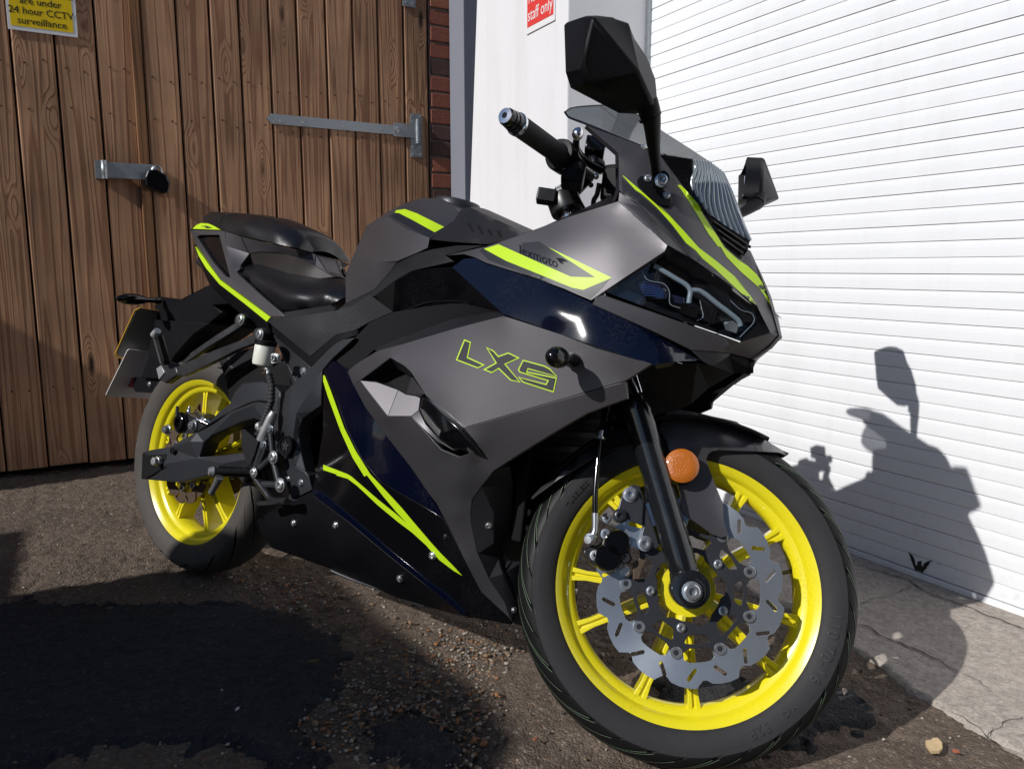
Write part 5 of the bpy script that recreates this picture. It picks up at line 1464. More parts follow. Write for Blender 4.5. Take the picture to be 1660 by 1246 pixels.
# tail
TF = [(307.6, 373, -.052), (364, 374, -.088), (367.5, 399, -.098), (377.6, 433, -.112), (387.7, 446.4, -.118), (425, 480, -.132), (462, 512, -.143), (460, 514, -.143), (438, 513, -.142), (400, 484, -.132), (355.7, 451.4, -.114), (330, 414, -.084), (317, 396, -.066)]
tailf = panel('tail_panel', M['matt_grey'], TF, holes=[[(319.4, 384, -.066), (325, 380.8, -.072), (355, 380.8, -.090), (373, 450, -.114), (366, 448, -.112), (345, 424, -.092)]], smooth=20, bev=.0012)
panel('tail_vent', M['gloss_black'], [(316, 382, -.05), (323, 378, -.056), (357, 378, -.074), (375, 453, -.100), (364, 451, -.098), (342, 425, -.078)], bev=0, thick=0, skin=False)
panel('tail_stripe', M['lime'], [(316, 399, -.066), (330.5, 418, -.0845), (340.5, 432, -.096), (357, 454, -.1145), (400, 486, -.132), (438, 514, -.1425), (432.4, 521.4, -.1415), (396, 492, -.131), (355.7, 461, -.114), (333.7, 434.6, -.094), (322, 415, -.077)], bev=.0006)
panel('tail_under', M['black_plastic'], [(314, 396, -.064), (322, 416, -.0765), (333.7, 436, -.0935), (355.7, 462.5, -.1135), (396, 494, -.1305), (433, 522.5, -.141), (440, 545, -.13), (405, 522, -.118), (362, 484, -.09), (340, 462, -.075), (325, 430, -.06)], bev=.0008, skin=False)
toptail = panel('tail_top', M['lime'], [(311.8, 371, -.05), (318, 365, -.05), (326, 361.5, -.052), (341, 362.5, -.066), (357, 372.5, -.083)], bev=.0006)
decal('emblem', M['stripe_black'], L(C6, [(145, 218), (200, 212), (262, 232), (230, 238), (190, 236), (205, 226)]), toptail, lift=.0011, step=4)
bridge('tail_top', M['matt_grey'], [(307.6, 373, -.052), (318, 365, -.050), (326, 361.5, -.052), (341, 362, -.066)], .004, 6)
panel('seat_cowl', M['matt_grey'], [(365, 374.7, -.089), (392, 384, -.098), (450, 398, -.098), (480, 405, -.088), (506, 411, -.046), (511, 412.6, -.036), (528.5, 440.5, -.028), (512, 432, -.040), (485.5, 417.7, -.070), (450, 409, -.087), (420, 408, -.088), (404, 411, -.084), (390, 430, -.098), (389, 436, -.108), (383, 441, -.114), (377.6, 433, -.112), (367.5, 399, -.098)], bev=.0010)
bridge('cowl_front', M['matt_grey'], [(480, 405, -.088), (506, 411, -.046), (511, 412.6, -.036), (528.5, 440.5, -.028), (540, 449, -.024)], 0, 4)
rim('cowl_seam', [(391, 384, -.0985), (397, 399, -.093), (404, 411, -.0850)], .0008, M['matt_black'])
# side cover in grained plastic and what is round it
panel('side_cover', M['grain'], [(434, 521, -.139), (440, 515, -.141), (461.5, 514.7, -.143), (500, 510, -.146), (541, 504, -.146), (570, 496, -.144), (600, 478, -.146), (637, 505, -.145), (600, 521, -.140), (575, 535, -.140), (545, 542, -.143), (503, 577, -.143)], [(500, 545, -.149)], tps=True, step=12, smooth=40)
panel('side_cover', M['dark_grey'], [(462, 506, -.138), (535, 494.5, -.136), (545, 500, -.138), (541, 504, -.145), (500, 510, -.1455), (461.5, 514.7, -.1425)], bev=.0006, skin=False)
panel('inner_guard', M['matt_black'], [(432, 523, -.120), (503, 577, -.130), (545, 543, -.130), (600, 522, -.125), (640, 515, -.115), (560, 600, -.13), (510, 600, -.13), (480, 585, -.12)], thick=0, bev=0, skin=False)

# front indicator standing out of the side panel
ib, it = U(926, 583, -.226), U(892, 577, -.312)
for sg in (1, -1):
    p0 = Vector((ib.x, ib.y * sg, ib.z)); dv = Vector((it.x - ib.x, (it.y - ib.y) * sg, it.z - ib.z)); ln = dv.length
    lathe('indicator', p0, dv, [(.012, -.006), (.0125, .004), (.0095, .012), (.0088, ln * .30), (.0125, ln * .40), (.0165, ln * .55), (.0172, ln * .68), (.0155, ln * .82), (.0105, ln * .94), (.004, ln), (0, ln)], M['gloss_black'], main[0] if sg == 1 else main[1], 22, 60)

# ------------------------------------------------------------------ screen, air intake, mirrors
SCR = [(915.8, 182, -.092), (930, 174.6, -.075), (975.7, 171, -.032), (1000, 173, -.004), (1026, 180, 0), (1067, 208, 0), (1128, 247, 0), (1148.7, 261, 0), (1115, 256.5, -.045), (1066, 247, -.100), (1050, 240.5, -.1165), (925, 191.5, -.102)]
panel('windscreen', M['screen'], SCR, [(1000, 205, -.075), (1060, 232, -.062)], tps=True, step=10, thick=0, bev=0, smooth=60, skin=False)
rim('screen_edge', [(915.8, 182, -.092), (920, 188, -.098), (926, 192, -.1025), (960, 205, -.108), (1050, 241, -.117), (1066, 248, -.101)], .0022, M['gloss_black'])
rim('screen_edge', [(915.8, 182, -.092), (930, 174.6, -.075), (975.7, 171, -.032), (1000, 172.5, 0)], .0016, M['screen'])
bolt(U(*C1(1565, 580, -.1185)), (-.2, -1, .4), .0045, .004)
rim('screen_fold', [(972, 172, -.035), (1010, 200, -.045), (1068, 240, -.06), (1113, 256, -.045)], .0009, M['gloss_black'])
GB = [(1123, 258, -.066), (1148, 261.5, -.030), (1167, 276.6, -.006), (1185, 312, -.003), (1201, 349, 0), (1216, 389.6, 0), (1212, 388, -.006), (1180, 368, -.030), (1155.7, 350.6, -.052), (1147, 345, -.058), (1124, 309, -.068)]
gill = panel('ribbed_panel', M['rib_chrome'], GB, [(1150, 305, -.046), (1180, 340, -.024)], tps=True, step=9, bev=0, smooth=50)
def lerp_poly(P, t):
    P = [np.array(p, float) for p in P]; seg = [np.hypot(*(b - a)[:2]) for a, b in zip(P, P[1:])]; tot = sum(seg) * t
    for a, b, s in zip(P, P[1:], seg):
        if tot <= s: return a + (b - a) * tot / s
        tot -= s
    return P[-1]
top_l = [(1124, 259, -.0665), (1148, 262, -.031), (1166, 276, -.007)]; bot_l = [(1125, 309, -.0685), (1147, 344, -.0585), (1180, 367, -.031), (1214, 388, -.002)]
for i in range(11):
    t = i / 10; a, b = lerp_poly(top_l, t), lerp_poly(bot_l, t); pts = []
    for k in range(8):
        f = k / 7; px, py = a[0] + (b[0] - a[0]) * f + 3.5 * math.sin(f * 6.283) * (1 - t * .6), a[1] + (b[1] - a[1]) * f
        h = hit(px, py, [gill[0]]); pts.append(h[0] if h else U(px, py, a[2] + (b[2] - a[2]) * f))
    tube('rib', pts, .0034, M['rib_chrome'], gill[0], 10)
    tube('rib', [Vector((p.x, -p.y, p.z)) for p in pts], .0034, M['rib_chrome'], gill[1], 10)
panel('intake_side', M['gloss_black'], [(1068, 250, -.099), (1115, 257, -.075), (1123, 258, -.067), (1124, 309, -.069), (1147, 345, -.059), (1143, 350, -.064), (1105, 300, -.080)], bev=0, thick=0, skin=False)
panel('intake_box', M['black_plastic'], [(1147, 345, -.057), (1180, 368, -.029), (1212, 388.5, -.005), (1216, 390.5, 0), (1212, 401, 0), (1205, 408, -.010), (1200, 419, -.026), (1177, 400, -.043), (1155, 364, -.056)], bev=0, thick=0, skin=False)
for k in range(3):
    f = .25 + .25 * k
    a = np.array((1147, 345, -.0585)) * (1 - f) + np.array((1177, 401, -.046)) * f; b = np.array((1213, 389, -.004)) * (1 - f) + np.array((1200, 419, -.026)) * f
    rim('intake_fin', [tuple(a), tuple(b)], .0026, M['gloss_black'])

def my(y): return -.25 + (y + .33) * 1.08
MO = [(942.5, 32, -.455), (948, 26, -.455), (968, 25.5, -.44), (997.5, 29, -.415), (1018.7, 36, -.395), (1028, 60, -.38), (1049.5, 92, -.357), (1064, 130, -.337), (1067, 165, -.330), (1063, 180, -.332), (1050, 179, -.340), (1032, 178, -.355), (995, 158.6, -.39), (953, 136, -.435), (945, 110, -.45)]
MO = [(x, y, my(z)) for x, y, z in MO]
mir = panel('mirror', M['black_plastic'], MO, [(x, y, my(z)) for x, y, z in [(962, 29, -.466), (1036, 116, -.412), (1060, 170, -.352)]], edges=[(15, 16), (16, 17), (17, 9), (16, 4), (16, 6), (16, 12), (15, 13)], thick=.034, away=(-1, .25, .05), bev=.006, smooth=32, label='black mirror housing')
for o_, sg in ((mir[0], 1), (mir[1], -1)):
    bm = bmesh.new(); vs = []
    for p in MO:
        q = U(*p) + Vector((-1, .25, .05)) * .022; vs.append(bm.verts.new((q.x, q.y * sg, q.z)))
    cen = sum((v.co for v in vs), Vector()) / len(vs)
    for v in vs: v.co = cen + (v.co - cen) * .94
    bm.faces.new(vs); obj('mirror_glass', bm, M['mirror_glass'], o_)
stem = [U(1048, 165, -.266), U(1053, 182, -.256), U(1057, 200, -.242), U(1060, 240, -.205), U(1063, 270, -.175), U(1065, 292, -.152), U(1066, 300, -.143)]
for sg, par in ((1, bike), (-1, bike)):
    st = tube('mirror_stem', [Vector((p.x, p.y * sg, p.z)) for p in stem], [.017, .0165, .0135, .0100, .0085, .0090, .011], M['black_plastic'], par, 14)
rim('stem_collar', [(1053, 187, -.252), (1055, 192, -.249)], .0175, M['black_plastic'], n=14)
mb = decal('mirror_base', M['black_plastic'], rounded(L(C2, [(310, 900, 0), (350, 860, 0), (430, 870, 0), (520, 960, 0), (620, 1040, 0), (640, 1100, 0), (600, 1150, 0), (520, 1130, 0), (400, 1040, 0), (320, 960, 0)]), 6), cowl, lift=.009, step=6, thick=.011)
for X, Y in ((415, 883), (595, 1050)):
    h = hit(*C2(X, Y), [cowl[0]]); p = h[0] + (_EB - h[0]).normalized() * .0095
    bolt(p, h[1], .0050, .005, None, cowl[0]); bolt((p.x, -p.y, p.z), (h[1].x, -h[1].y, h[1].z), .0050, .005, None, cowl[1])
bolt(U(*C2(550, 905, -.166)), (.6, -1, .1), .0085, .006, M['steel'])
lathe('stem_knuckle', U(*C2(545, 905, -.150)), (.6, -1, .1), [(.012, -.01), (.0125, .010), (.0115, .0135), (0, .0135)], M['black_plastic'], bike, 18)

# ------------------------------------------------------------------ fork, bars and controls (they turn with the front wheel)
FA = Vector((-.4226, 0, .9063))
def WP(px, py, y): return UW(px, py, y)
for sg in (-1, 1):
    base = Vector((-.004, .095 * sg, 0))
    lathe('fork_slider', base, FA, [(.018, .012), (.0225, .022), (.0245, .045), (.0250, .090), (.0238, .100), (.0240, .240), (.0262, .256), (.0268, .300), (.0285, .306), (.0292, .330), (.0282, .336), (.0215, .337)], M['fork_black'], bike, 32, 40, WM4)
    FT0 = Vector((-.149, .095 * sg, .312)); FU = Vector((-.326 + .149, 0, .645 - .312)).normalized()
    lathe('fork_tube', FT0 - FU * .01, FU, [(.0205, 0), (.0205, .405), (.019, .408), (0, .408)], M['chrome'], bike, 28, 40, WM4)
    lathe('fork_cap', FT0 + FU * .398, FU, [(.021, 0), (.021, .012), (.016, .016), (.010, .017), (.010, .022), (0, .022)], M['satin_grey'], bike, 6, 30, WM4)
    bm = bmesh.new()
    add_lathe(bm, base + Vector((0, .026 * sg, 0)), (0, -sg, 0), [(.020, 0), (.030, .002), (.0315, .006), (.0315, .048), (.028, .052), (0, .052)], 32)
    add_tube(bm, [base + Vector((0, 0, -.005)), base + FA * .03], [.029, .0245], 20, False)
    ax = obj('axle_clamp', bm, M['fork_black'], bike, 40, WM4)
    ax['label'] = 'black fork foot clamping the front axle'
bolt((-.003, -.1225, -.004), (0, -1, 0), .0125, .010, M['zinc'], fw, 'axle_bolt')
lathe('axle_washer', (-.003, -.1215, -.004), (0, -1, 0), [(.022, -.002), (.022, .001), (.0215, .0015), (0, .0015)], M['fork_black'], fw, 28)
for sg in (-1, 1):                                     # yokes
    pass
def yoke(name, t, m):
    FA = Vector((-.177, 0, .333)).normalized(); c = [Vector((-.149, s * .095, .312)) + FA * (t - .345) for s in (-1, 1)]
    bm = bmesh.new()
    for q in c: add_lathe(bm, q - FA * .016, FA, [(.0215, 0), (.033, .001), (.034, .004), (.034, .028), (.033, .031), (.0215, .032)], 24)
    mid = (c[0] + c[1]) / 2 + Vector((-.035, 0, 0))
    add_tube(bm, [c[0], mid, c[1]], [.020, .026, .020], 10, True)
    o = obj(name, bm, m, bike, 40, WM4); o['kind'] = 'stuff' if False else o.get('kind', '') or ''
    if 'kind' in o: del o['kind']
    return o
yoke('fork_yoke', .665, M['satin_grey']); yoke('fork_yoke', .43, M['black_metal'])
A_, B_, C_ = WP(818, 187, -.335), WP(906, 250, -.185), WP(935, 272, -.140)
def mir3(p): return Vector((p.x, -p.y, p.z))
for sg in (1, -1):
    f = (lambda p: p) if sg == 1 else mir3
    a, b_, c_ = f(A_), f(B_), f(C_); d = (b_ - a); Ln = d.length; d.normalize()
    lathe('bar_end', a, d, [(.0, .003), (.0045, .003), (.0050, 0), (.0125, .0005), (.0132, .002)], M['chrome'], bike, 24, 30, WM4)
    lathe('bar_end', a, d, [(.0132, .0018), (.0150, .006), (.0150, .012), (.0143, .0125), (.0143, .0145), (.0158, .015), (.0160, .021), (.0153, .0215), (.0153, .0235), (.0170, .024), (.0175, .034), (.016, .036)], M['gloss_black'], bike, 24, 30, WM4)
    lathe('bar_ring', a, d, [(.0178, .0338), (.0196, .0350), (.0198, .040), (.0182, .0415)], M['chrome'], bike, 24, 30, WM4)
    gp_ = [(.0180, .042)]
    for k in range(14):
        t0 = .046 + k * (Ln - .06) / 14; gp_ += [(.0175, t0), (.0183, t0 + .002), (.0183, t0 + .006)]
    gp_ += [(.0190, Ln - .010), (.0205, Ln - .006), (.0205, Ln)]
    lathe('grip', a, d, gp_, M['rubber'], bike, 24, 50, WM4)
    lathe('throttle_housing', b_ - d * .004, d, [(.015, 0), (.0275, .002), (.0295, .007), (.0295, .032), (.0280, .036), (.021, .040), (.020, .052), (.012, .07)], M['black_plastic'], bike, 28, 30, WM4)
    tube('handlebar', [b_, c_, c_ + d * .05], .0111, M['black_metal'], bike, 12, False, WM4)
    # lever, its ball and the master cylinder
    ball = f(WP(936.5, 217, -.300)); piv = f(WP(972, 276, -.135)); m1 = f(WP(934, 238, -.26)); m2 = f(WP(944, 256, -.20))
    tube('lever', [piv, m2, m1, ball], [.0085, .0075, .0062, .0050], M['gloss_black'], bike, 10, True, WM4)
    bm = bmesh.new(); bmesh.ops.create_uvsphere(bm, u_segments=16, v_segments=12, radius=.0095); bmesh.ops.scale(bm, vec=(1, 1, 1.2), verts=bm.verts)
    obj('lever_ball', bm, M['chrome'], bike, 60, WM4 @ Matrix.Translation(ball))
    mc = f(WP(961, 262, -.150))
    bm = bmesh.new(); add_lathe(bm, mc - d * .01, d, [(.009, 0), (.014, .004), (.0145, .03), (.012, .036), (.009, .06)], 16)
    add_box(bm, -.018, .018, -.022, .022, .012, .040)
    for v in bm.verts[-8:]: v.co += mc
    bevel(obj('master_cylinder', bm, M['gloss_black'], bike, 40, WM4), .002)
    sw = f(WP(930, 282, -.160))
    bm = bmesh.new(); add_box(bm, -.020, .020, -.024, .020, -.026, .018); bmesh.ops.translate(bm, vec=sw, verts=bm.verts)
    bevel(obj('switch_block', bm, M['black_plastic'], bike, None, WM4), .006, 3)
    for k, (px, py, r) in enumerate(((955, 262, .009), (947, 268, .006), (966, 286, .006), (958, 300, .005))):
        q = f(WP(px, py, -.172)); bm = bmesh.new(); bmesh.ops.create_icosphere(bm, subdivisions=2, radius=r)
        obj('control_fitting', bm, M['chrome' if k in (0, 2) else 'gloss_black'], bike, 60, WM4 @ Matrix.Translation(q))
    # clamp on the fork tube
    cl = Vector((-.149, -.095 * sg, .312)) + Vector((-.177, 0, .333)).normalized() * .383
    FAc = Vector((-.177, 0, .333)).normalized()
    lathe('bar_clamp', cl, FAc, [(.0210, -.018), (.0305, -.017), (.0315, -.013), (.0315, .013), (.0305, .017), (.0210, .018)], M['black_metal'], bike, 28, 30, WM4)
    bm = bmesh.new(); add_box(bm, -.018, .018, -.012, .012, -.013, .013)
    q = f(WP(886, 319, -.118)); bmesh.ops.translate(bm, vec=q, verts=bm.verts)
    ear = bevel(obj('clamp_ear', bm, M['black_metal'], bike, None, WM4), .003)
    o = bolt(q + Vector((-.004, -.0125 * sg, 0)), (0, -sg, 0), .0060, .004, M['zinc']); o.matrix_local = WM4 @ o.matrix_local
    tube('handlebar', [c_ + d * .05, cl + Vector((.0, .0, .004))], .0105, M['black_metal'], bike, 12, False, WM4)
    # cables
    tube('throttle_cable', [f(WP(914, 276, -.175)), f(WP(919, 292, -.160)), f(WP(928, 320, -.130)), f(WP(942, 345, -.10)), f(WP(965, 380, -.06))], .0035, M['black_metal'], bike, 8, True, WM4)
    tube('throttle_cable', [f(WP(921, 285, -.165)), f(WP(931, 308, -.140)), f(WP(945, 335, -.10)), f(WP(972, 380, -.05))], .0035, M['black_metal'], bike, 8, True, WM4)
    tube('brake_hose', [f(WP(972, 297, -.13)), f(WP(968, 315, -.12)), f(WP(962, 335, -.10)), f(WP(975, 400, -.08))], .0048, M['black_metal'], bike, 8, True, WM4)
    lathe('cable_nut', f(WP(913, 268, -.182)), f(WP(917, 284, -.172)) - f(WP(913, 268, -.182)), [(.0065, 0), (.0065, .006), (.0045, .0065), (.0042, .016), (0, .016)], M['zinc'], bike, 6, 30, WM4)

# front mudguard
arc = bmesh.new(); rows = []
for k in range(31):
    a = R(70 + (150 - 70) * k / 30); rows.append([arc.verts.new((r * math.cos(a), y, r * math.sin(a))) for y, r in ((-.0610, .293), (-.0600, .297), (-.054, .301), (-.030, .304), (0, .305), (.030, .304), (.054, .301), (.0600, .297), (.0610, .293))])
for A, B in zip(rows, rows[1:]):
    for i in range(8): arc.faces.new((A[i], A[i + 1], B[i + 1], B[i]))
fend = obj('mudguard', arc, M['matt_black'], bike, 40, WM4)
sm_ = fend.modifiers.new('solid', 'SOLIDIFY'); sm_.thickness = .002; sm_.offset = 1
RG = L(D6, [(640, 320, -.036), (730, 330, -.034), (860, 350, -.031), (1010, 388, -.028), (1210, 430, -.024), (1300, 490, -.020), (1480, 600, -.012), (1650, 702, -.001)])
fp = panel('mudguard_panel', M['matt_grey'], RG + L(D6, [(1640, 716, -.014), (1570, 690, -.055), (1400, 682, -.064), (1060, 670, -.0675), (1010, 678, -.0685), (975, 705, -.0695), (960, 745, -.070), (985, 830, -.072), (1050, 1000, -.077), (1100, 1120, -.081)]) + L(Q8, [(815, 300, -.083), (832, 350, -.085), (808, 358, -.085), (770, 345, -.085), (660, 266, -.084), (648, 240, -.083)]) + L(D6, [(745, 1060, -.080), (690, 860, -.076), (650, 690, -.073), (626, 590, -.0715), (600, 560, -.066), (560, 480, -.055)]),
           [(*D6(900, 560), -.0705), (*D6(1090, 560), -.0690), (*D6(1400, 610), -.060), (*D6(700, 590), -.0718), (*D6(880, 460), -.052), (*D6(1100, 490), -.046)], frame='W', tps=True, step=8, smooth=30)
def bridgeW(name, m, P, crown, n=6):
    bm = bmesh.new(); rows = []
    for p in P:
        q = UW(*p); rows.append([bm.verts.new((q.x + .0 , -abs(q.y) + 2 * abs(q.y) * k / n, q.z + crown * min(1, abs(q.y) / .03) * (1 - (-1 + 2 * k / n) ** 2))) for k in range(n + 1)])
    for A, B in zip(rows, rows[1:]):
        for i in range(n): bm.faces.new((A[i], A[i + 1], B[i + 1], B[i]))
    return obj(name, bm, m, bike, 40, WM4)
bridgeW('mudguard_top', M['matt_grey'], RG, .004)
RG2 = [(861, 806, -.050), (880, 786, -.047), (900, 768, -.044), (935, 741, -.040), (975, 716, -.036), (1012, 698, -.034)]
panel('mudguard_panel', M['matt_grey'], RG2 + [(1012, 722, -.067), (963, 741, -.068), (930, 762, -.069), (898, 782, -.068), (876, 798, -.062), (863, 809, -.054)], [(*D5(1100, 640), -.0660), (*D5(1240, 520), -.062)], frame='W', bev=.001, skin=False)
bridgeW('mudguard_top', M['matt_grey'], RG2, .004)
for sg in (-1, 1):
    for px, py, r in ((1131, 827, .0062),):
        q = UW(px, py, -.0835); o = bolt((q.x, q.y * -sg * -1 if sg == -1 else -q.y, q.z), (0, sg, 0), r, .005, M['zinc'], fp[0] if sg == -1 else fp[1])
    q = UW(1105, 755, -.100)
    lathe('reflector_body', (q.x, abs(q.y) * sg * .78, q.z), (0, sg, 0), [(.0300, 0), (.0300, .020), (.0290, .0225), (0, .0225)], M['black_plastic'], fp[0] if sg == -1 else fp[1], 36)
    lathe('reflector', (q.x, abs(q.y) * sg, q.z), (0, sg, 0), [(.0292, 0), (.0295, .003), (.0285, .0046), (.014, .0050), (0, .0052)], M['amber'], fp[0] if sg == -1 else fp[1], 36, 60)
# brake caliper on its bracket
def wplate(name, m, outl, y0, y1, holes=(), bev=.0015, seg=2, parent=None):
    pts = [UW(px, py, y0) for px, py in outl]; hh = [[(UW(px, py, y0).x, UW(px, py, y0).z) for px, py in h] for h in holes]
    return bevel(obj(name, plate_bm([(p.x, p.z) for p in pts], hh, lambda x, y, d: Vector((x, d, y)), y0, y1), m, parent or bike, None, WM4 if parent is None else None), bev, seg)
br = wplate('caliper_bracket', M['satin_grey'], L(D7, [(430, -20), (480, -70), (540, -60), (600, 130), (660, 300), (690, 400), (640, 410), (560, 395), (545, 340), (570, 240), (520, 190), (365, 130)]), -.084, -.077)
wplate('caliper_bracket', M['satin_grey'], L(D7, [(400, 30), (520, 0), (570, 60), (560, 240), (500, 215), (370, 150)]), -.090, -.0845)
cal = wplate('brake_caliper', M['black_metal'], L(D7, [(300, 280), (350, 255), (420, 290), (445, 350), (470, 400), (455, 470), (400, 500), (385, 560), (320, 590), (240, 560), (170, 520), (115, 450), (125, 410), (200, 390), (250, 370), (270, 320)]), -.094, -.052, bev=.004, seg=3)
for X, Y, r in ((373, 365, .0205), (302, 478, .0215)):
    px, py = D7(X, Y); q = UW(px, py, -.100)
    lathe('piston_housing', (q.x, -.090, q.z), (0, -1, 0), [(r * 1.1, 0), (r * 1.06, .010), (r, .013), (r * .93, .0155), (r * .9, .0145), (0, .0145)], M['gloss_black'], cal, 32, 30, WM4)
cal_kids = [o for o in bike.children if o.name.startswith('piston_housing')]
for X, Y, r, h in ((470, 5, .0098, .007), (582, 370, .0098, .007)):
    px, py = D7(X, Y); q = UW(px, py, -.093); o = bolt((0, 0, 0), (0, -1, 0), r, h, M['zinc'], br); o.matrix_local = Matrix.Translation((q.x, -.0905 if Y < 100 else -.0845, q.z)) @ Vector((0, -1, 0)).to_track_quat('Z', 'Y').to_matrix().to_4x4()
for X, Y, r, mm in ((393, 165, .0095, 'black_metal'), (430, 478, .0085, 'black_metal'), (285, 300, .0065, 'zinc'), (205, 460, .0065, 'alu'), (296, 182, .006, 'zinc')):
    px, py = D7(X, Y); q = UW(px, py, -.096); o = bolt((q.x, -.0945, q.z), (0, -1, 0), r, .006, M[mm], cal)
tube('bleed_nipple', [UW(*D7(300, 195), -.096), UW(*D7(275, 150), -.098)], .0042, M['black_metal'], cal, 8, False)
tube('slide_pin', [UW(*D7(130, 430), -.090), UW(*D7(200, 400), -.085)], .0052, M['black_metal'], cal, 10, False)
wplate('brake_pad', M['alu'], L(D7, [(430, 530), (470, 560), (465, 600), (440, 615), (405, 600), (400, 560)]), -.084, -.072, parent=cal)
wplate('brake_pad', M['rust'], L(D7, [(490, 520), (540, 480), (590, 500), (560, 560), (540, 640), (490, 640)]), -.082, -.070, parent=cal)
bj = UW(*D7(170, 340), -.100)
lathe('banjo', bj, (-.35, -1, -.2), [(.0095, -.010), (.0105, -.006), (.0105, .004), (.007, .006), (.0065, .013), (0, .0135)], M['zinc'], cal, 12, 30)
tube('hose_fitting', [bj, UW(*D7(195, 300), -.101), UW(*D7(205, 260), -.101), UW(*D7(207, 145), -.101)], [.0055, .0050, .0052, .0062], M['zinc'], cal, 10)
tube('brake_hose', [UW(*D7(207, 150), -.101), UW(965, 800, -.099), UW(968, 760, -.096), UW(973, 706, -.090), UW(979, 680, -.08), UW(988, 640, -.07)], .0050, M['gloss_black'], bike, 10, True, WM4)
lathe('hose_clip', UW(972, 712, -.0905), UW(974, 700, -.0905) - UW(972, 712, -.0905), [(.006, 0), (.0105, .001), (.0105, .004), (.006, .005), (.006, .016), (0, .016)], M['zinc'], bike, 14, 30, WM4)
q = UW(*D5(1530, 325), -.085); o = bolt((q.x, q.y, q.z), (0, -1, 0), .006, .006, M['zinc']); o.matrix_local = WM4 @ o.matrix_local
panel('hose_bracket', M['black_plastic'], L(D5, [(1380, 280, -.08), (1660, 290, -.075), (1660, 420, -.075), (1400, 400, -.08)]), frame='W', mirror=False, bev=.001, skin=False)
for o_ in list(bike.children):                                # pieces made in the wheel frame under the caliper and bracket follow their parent
    pass

# ------------------------------------------------------------------ engine mass, radiator, frame
def bbox(name, m, x0, x1, y0, y1, z0, z1, w=.01):
    bm = bmesh.new(); add_box(bm, x0, x1, y0, y1, z0, z1); return bevel(obj(name, bm, m, bike), w, 3)
bbox('engine', M['matt_black'], .62, 1.08, -.115, .115, .215, .62, .03)
bbox('engine_head', M['matt_black'], .72, 1.14, -.09, .09, .50, .78, .03)
bbox('radiator', M['matt_black'], 1.125, 1.150, -.125, .125, .33, .60, .004)
for k in range(8):
    bm = bmesh.new(); add_box(bm, 1.1505, 1.158, -.115, .115, .352 + k * .029, .362 + k * .029); obj('radiator_louvre', bm, M['black_plastic'], bike)
bbox('steering_head', M['matt_black'], 1.02, 1.30, -.05, .05, .62, .86, .02)
bbox('dash', M['black_plastic'], 1.20, 1.26, -.075, .075, .965, 1.035, .01)
for z, s in ((.40, 1), (.45, -1)):
    tube('engine_hose', [(.60, -.118, z), (.66, -.122, z + .05), (.72, -.118, z + .02 * s)], .012, M['rubber'], bike, 10)
spar = panel('frame_spar', M['satin_grey'], [*L(C8, [(1622, 468, -.168), (1500, 480, -.168), (1425, 520, -.167), (1345, 578, -.166), (1130, 800, -.163), (945, 975, -.160), (760, 1150, -.158)]), *L(D1, [(683, 80, -.157), (700, 480, -.154), (745, 800, -.152), (785, 1000, -.150), (832, 1182, -.148), (1020, 1090, -.148), (1080, 1060, -.148), (1035, 900, -.150), (1005, 860, -.151), (955, 640, -.154), (930, 470, -.156), (950, 340, -.158), (975, 265, -.159), (1040, 215, -.160), (1180, 118, -.162), (1182, 0, -.164)]), *L(C8, [(1262, 830, -.166)])],
    L(D1, [(780, 165, -.170), (900, 205, -.170), (860, 440, -.168), (860, 600, -.166), (900, 790, -.160), (800, 800, -.160), (790, 480, -.166)]) + L(C8, [(1130, 1060, -.172), (1380, 690, -.170)]), smooth=14, bev=.0015, thick=.03)
lathe('pivot_cap', U(*D1(790, 572, -.172)), (0, -1, 0), [(.023, -.006), (.023, .002), (.0215, .004), (.0190, .0035), (.0185, .001), (0, .001)], M['black_plastic'], spar[0], 36)
pc = U(*D1(790, 572, -.172)); st_o = []
for k in range(10):
    r_ = .0150 if k % 2 == 0 else .0062; a = math.pi / 2 + k * math.pi / 5; st_o.append((pc.x + r_ * math.cos(a), pc.z + r_ * math.sin(a)))
obj('star_emblem', plate_bm(st_o, [], lambda x, y, d: Vector((x, d, y)), pc.y - .003, pc.y + .001), M['satin_grey'], spar[0])
plate_l = panel('frame_plate', M['satin_grey'], L(D1, [(752, 800, -.157), (800, 790, -.160), (900, 805, -.160), (1000, 860, -.157), (1035, 905, -.156), (1078, 1060, -.153), (1020, 1092, -.153), (830, 1180, -.153), (790, 1010, -.155)]), bev=.0012)
for X, Y in ((808, 945), (958, 985)): bolt_on(*D1(X, Y), plate_l, .0058, .005, M['zinc'])
tri = panel('rear_bracket', M['grain'], L(C8, [(715, 435, -.134), (765, 480, -.138), (1135, 795, -.146), (980, 965, -.146), (945, 975, -.145), (840, 700, -.138)]), bev=.0015)
bolt_on(*C8(1050, 845), tri, .0072, .005)
panel('bracket_edge', M['satin_grey'], L(C8, [(712, 432, -.135), (735, 450, -.139), (800, 600, -.141), (880, 780, -.144), (975, 965, -.147), (940, 985, -.145), (830, 700, -.138)]), bev=.001, skin=False)
panel('rail_cover', M['black_plastic'], L(C8, [(640, 300, -.125), (690, 290, -.13), (1130, 660, -.140), (1420, 430, -.142), (1660, 375, -.142), (1660, 440, -.14), (1500, 480, -.145), (1345, 578, -.15), (1135, 790, -.142), (720, 430, -.130)]), bev=.0008, skin=False)

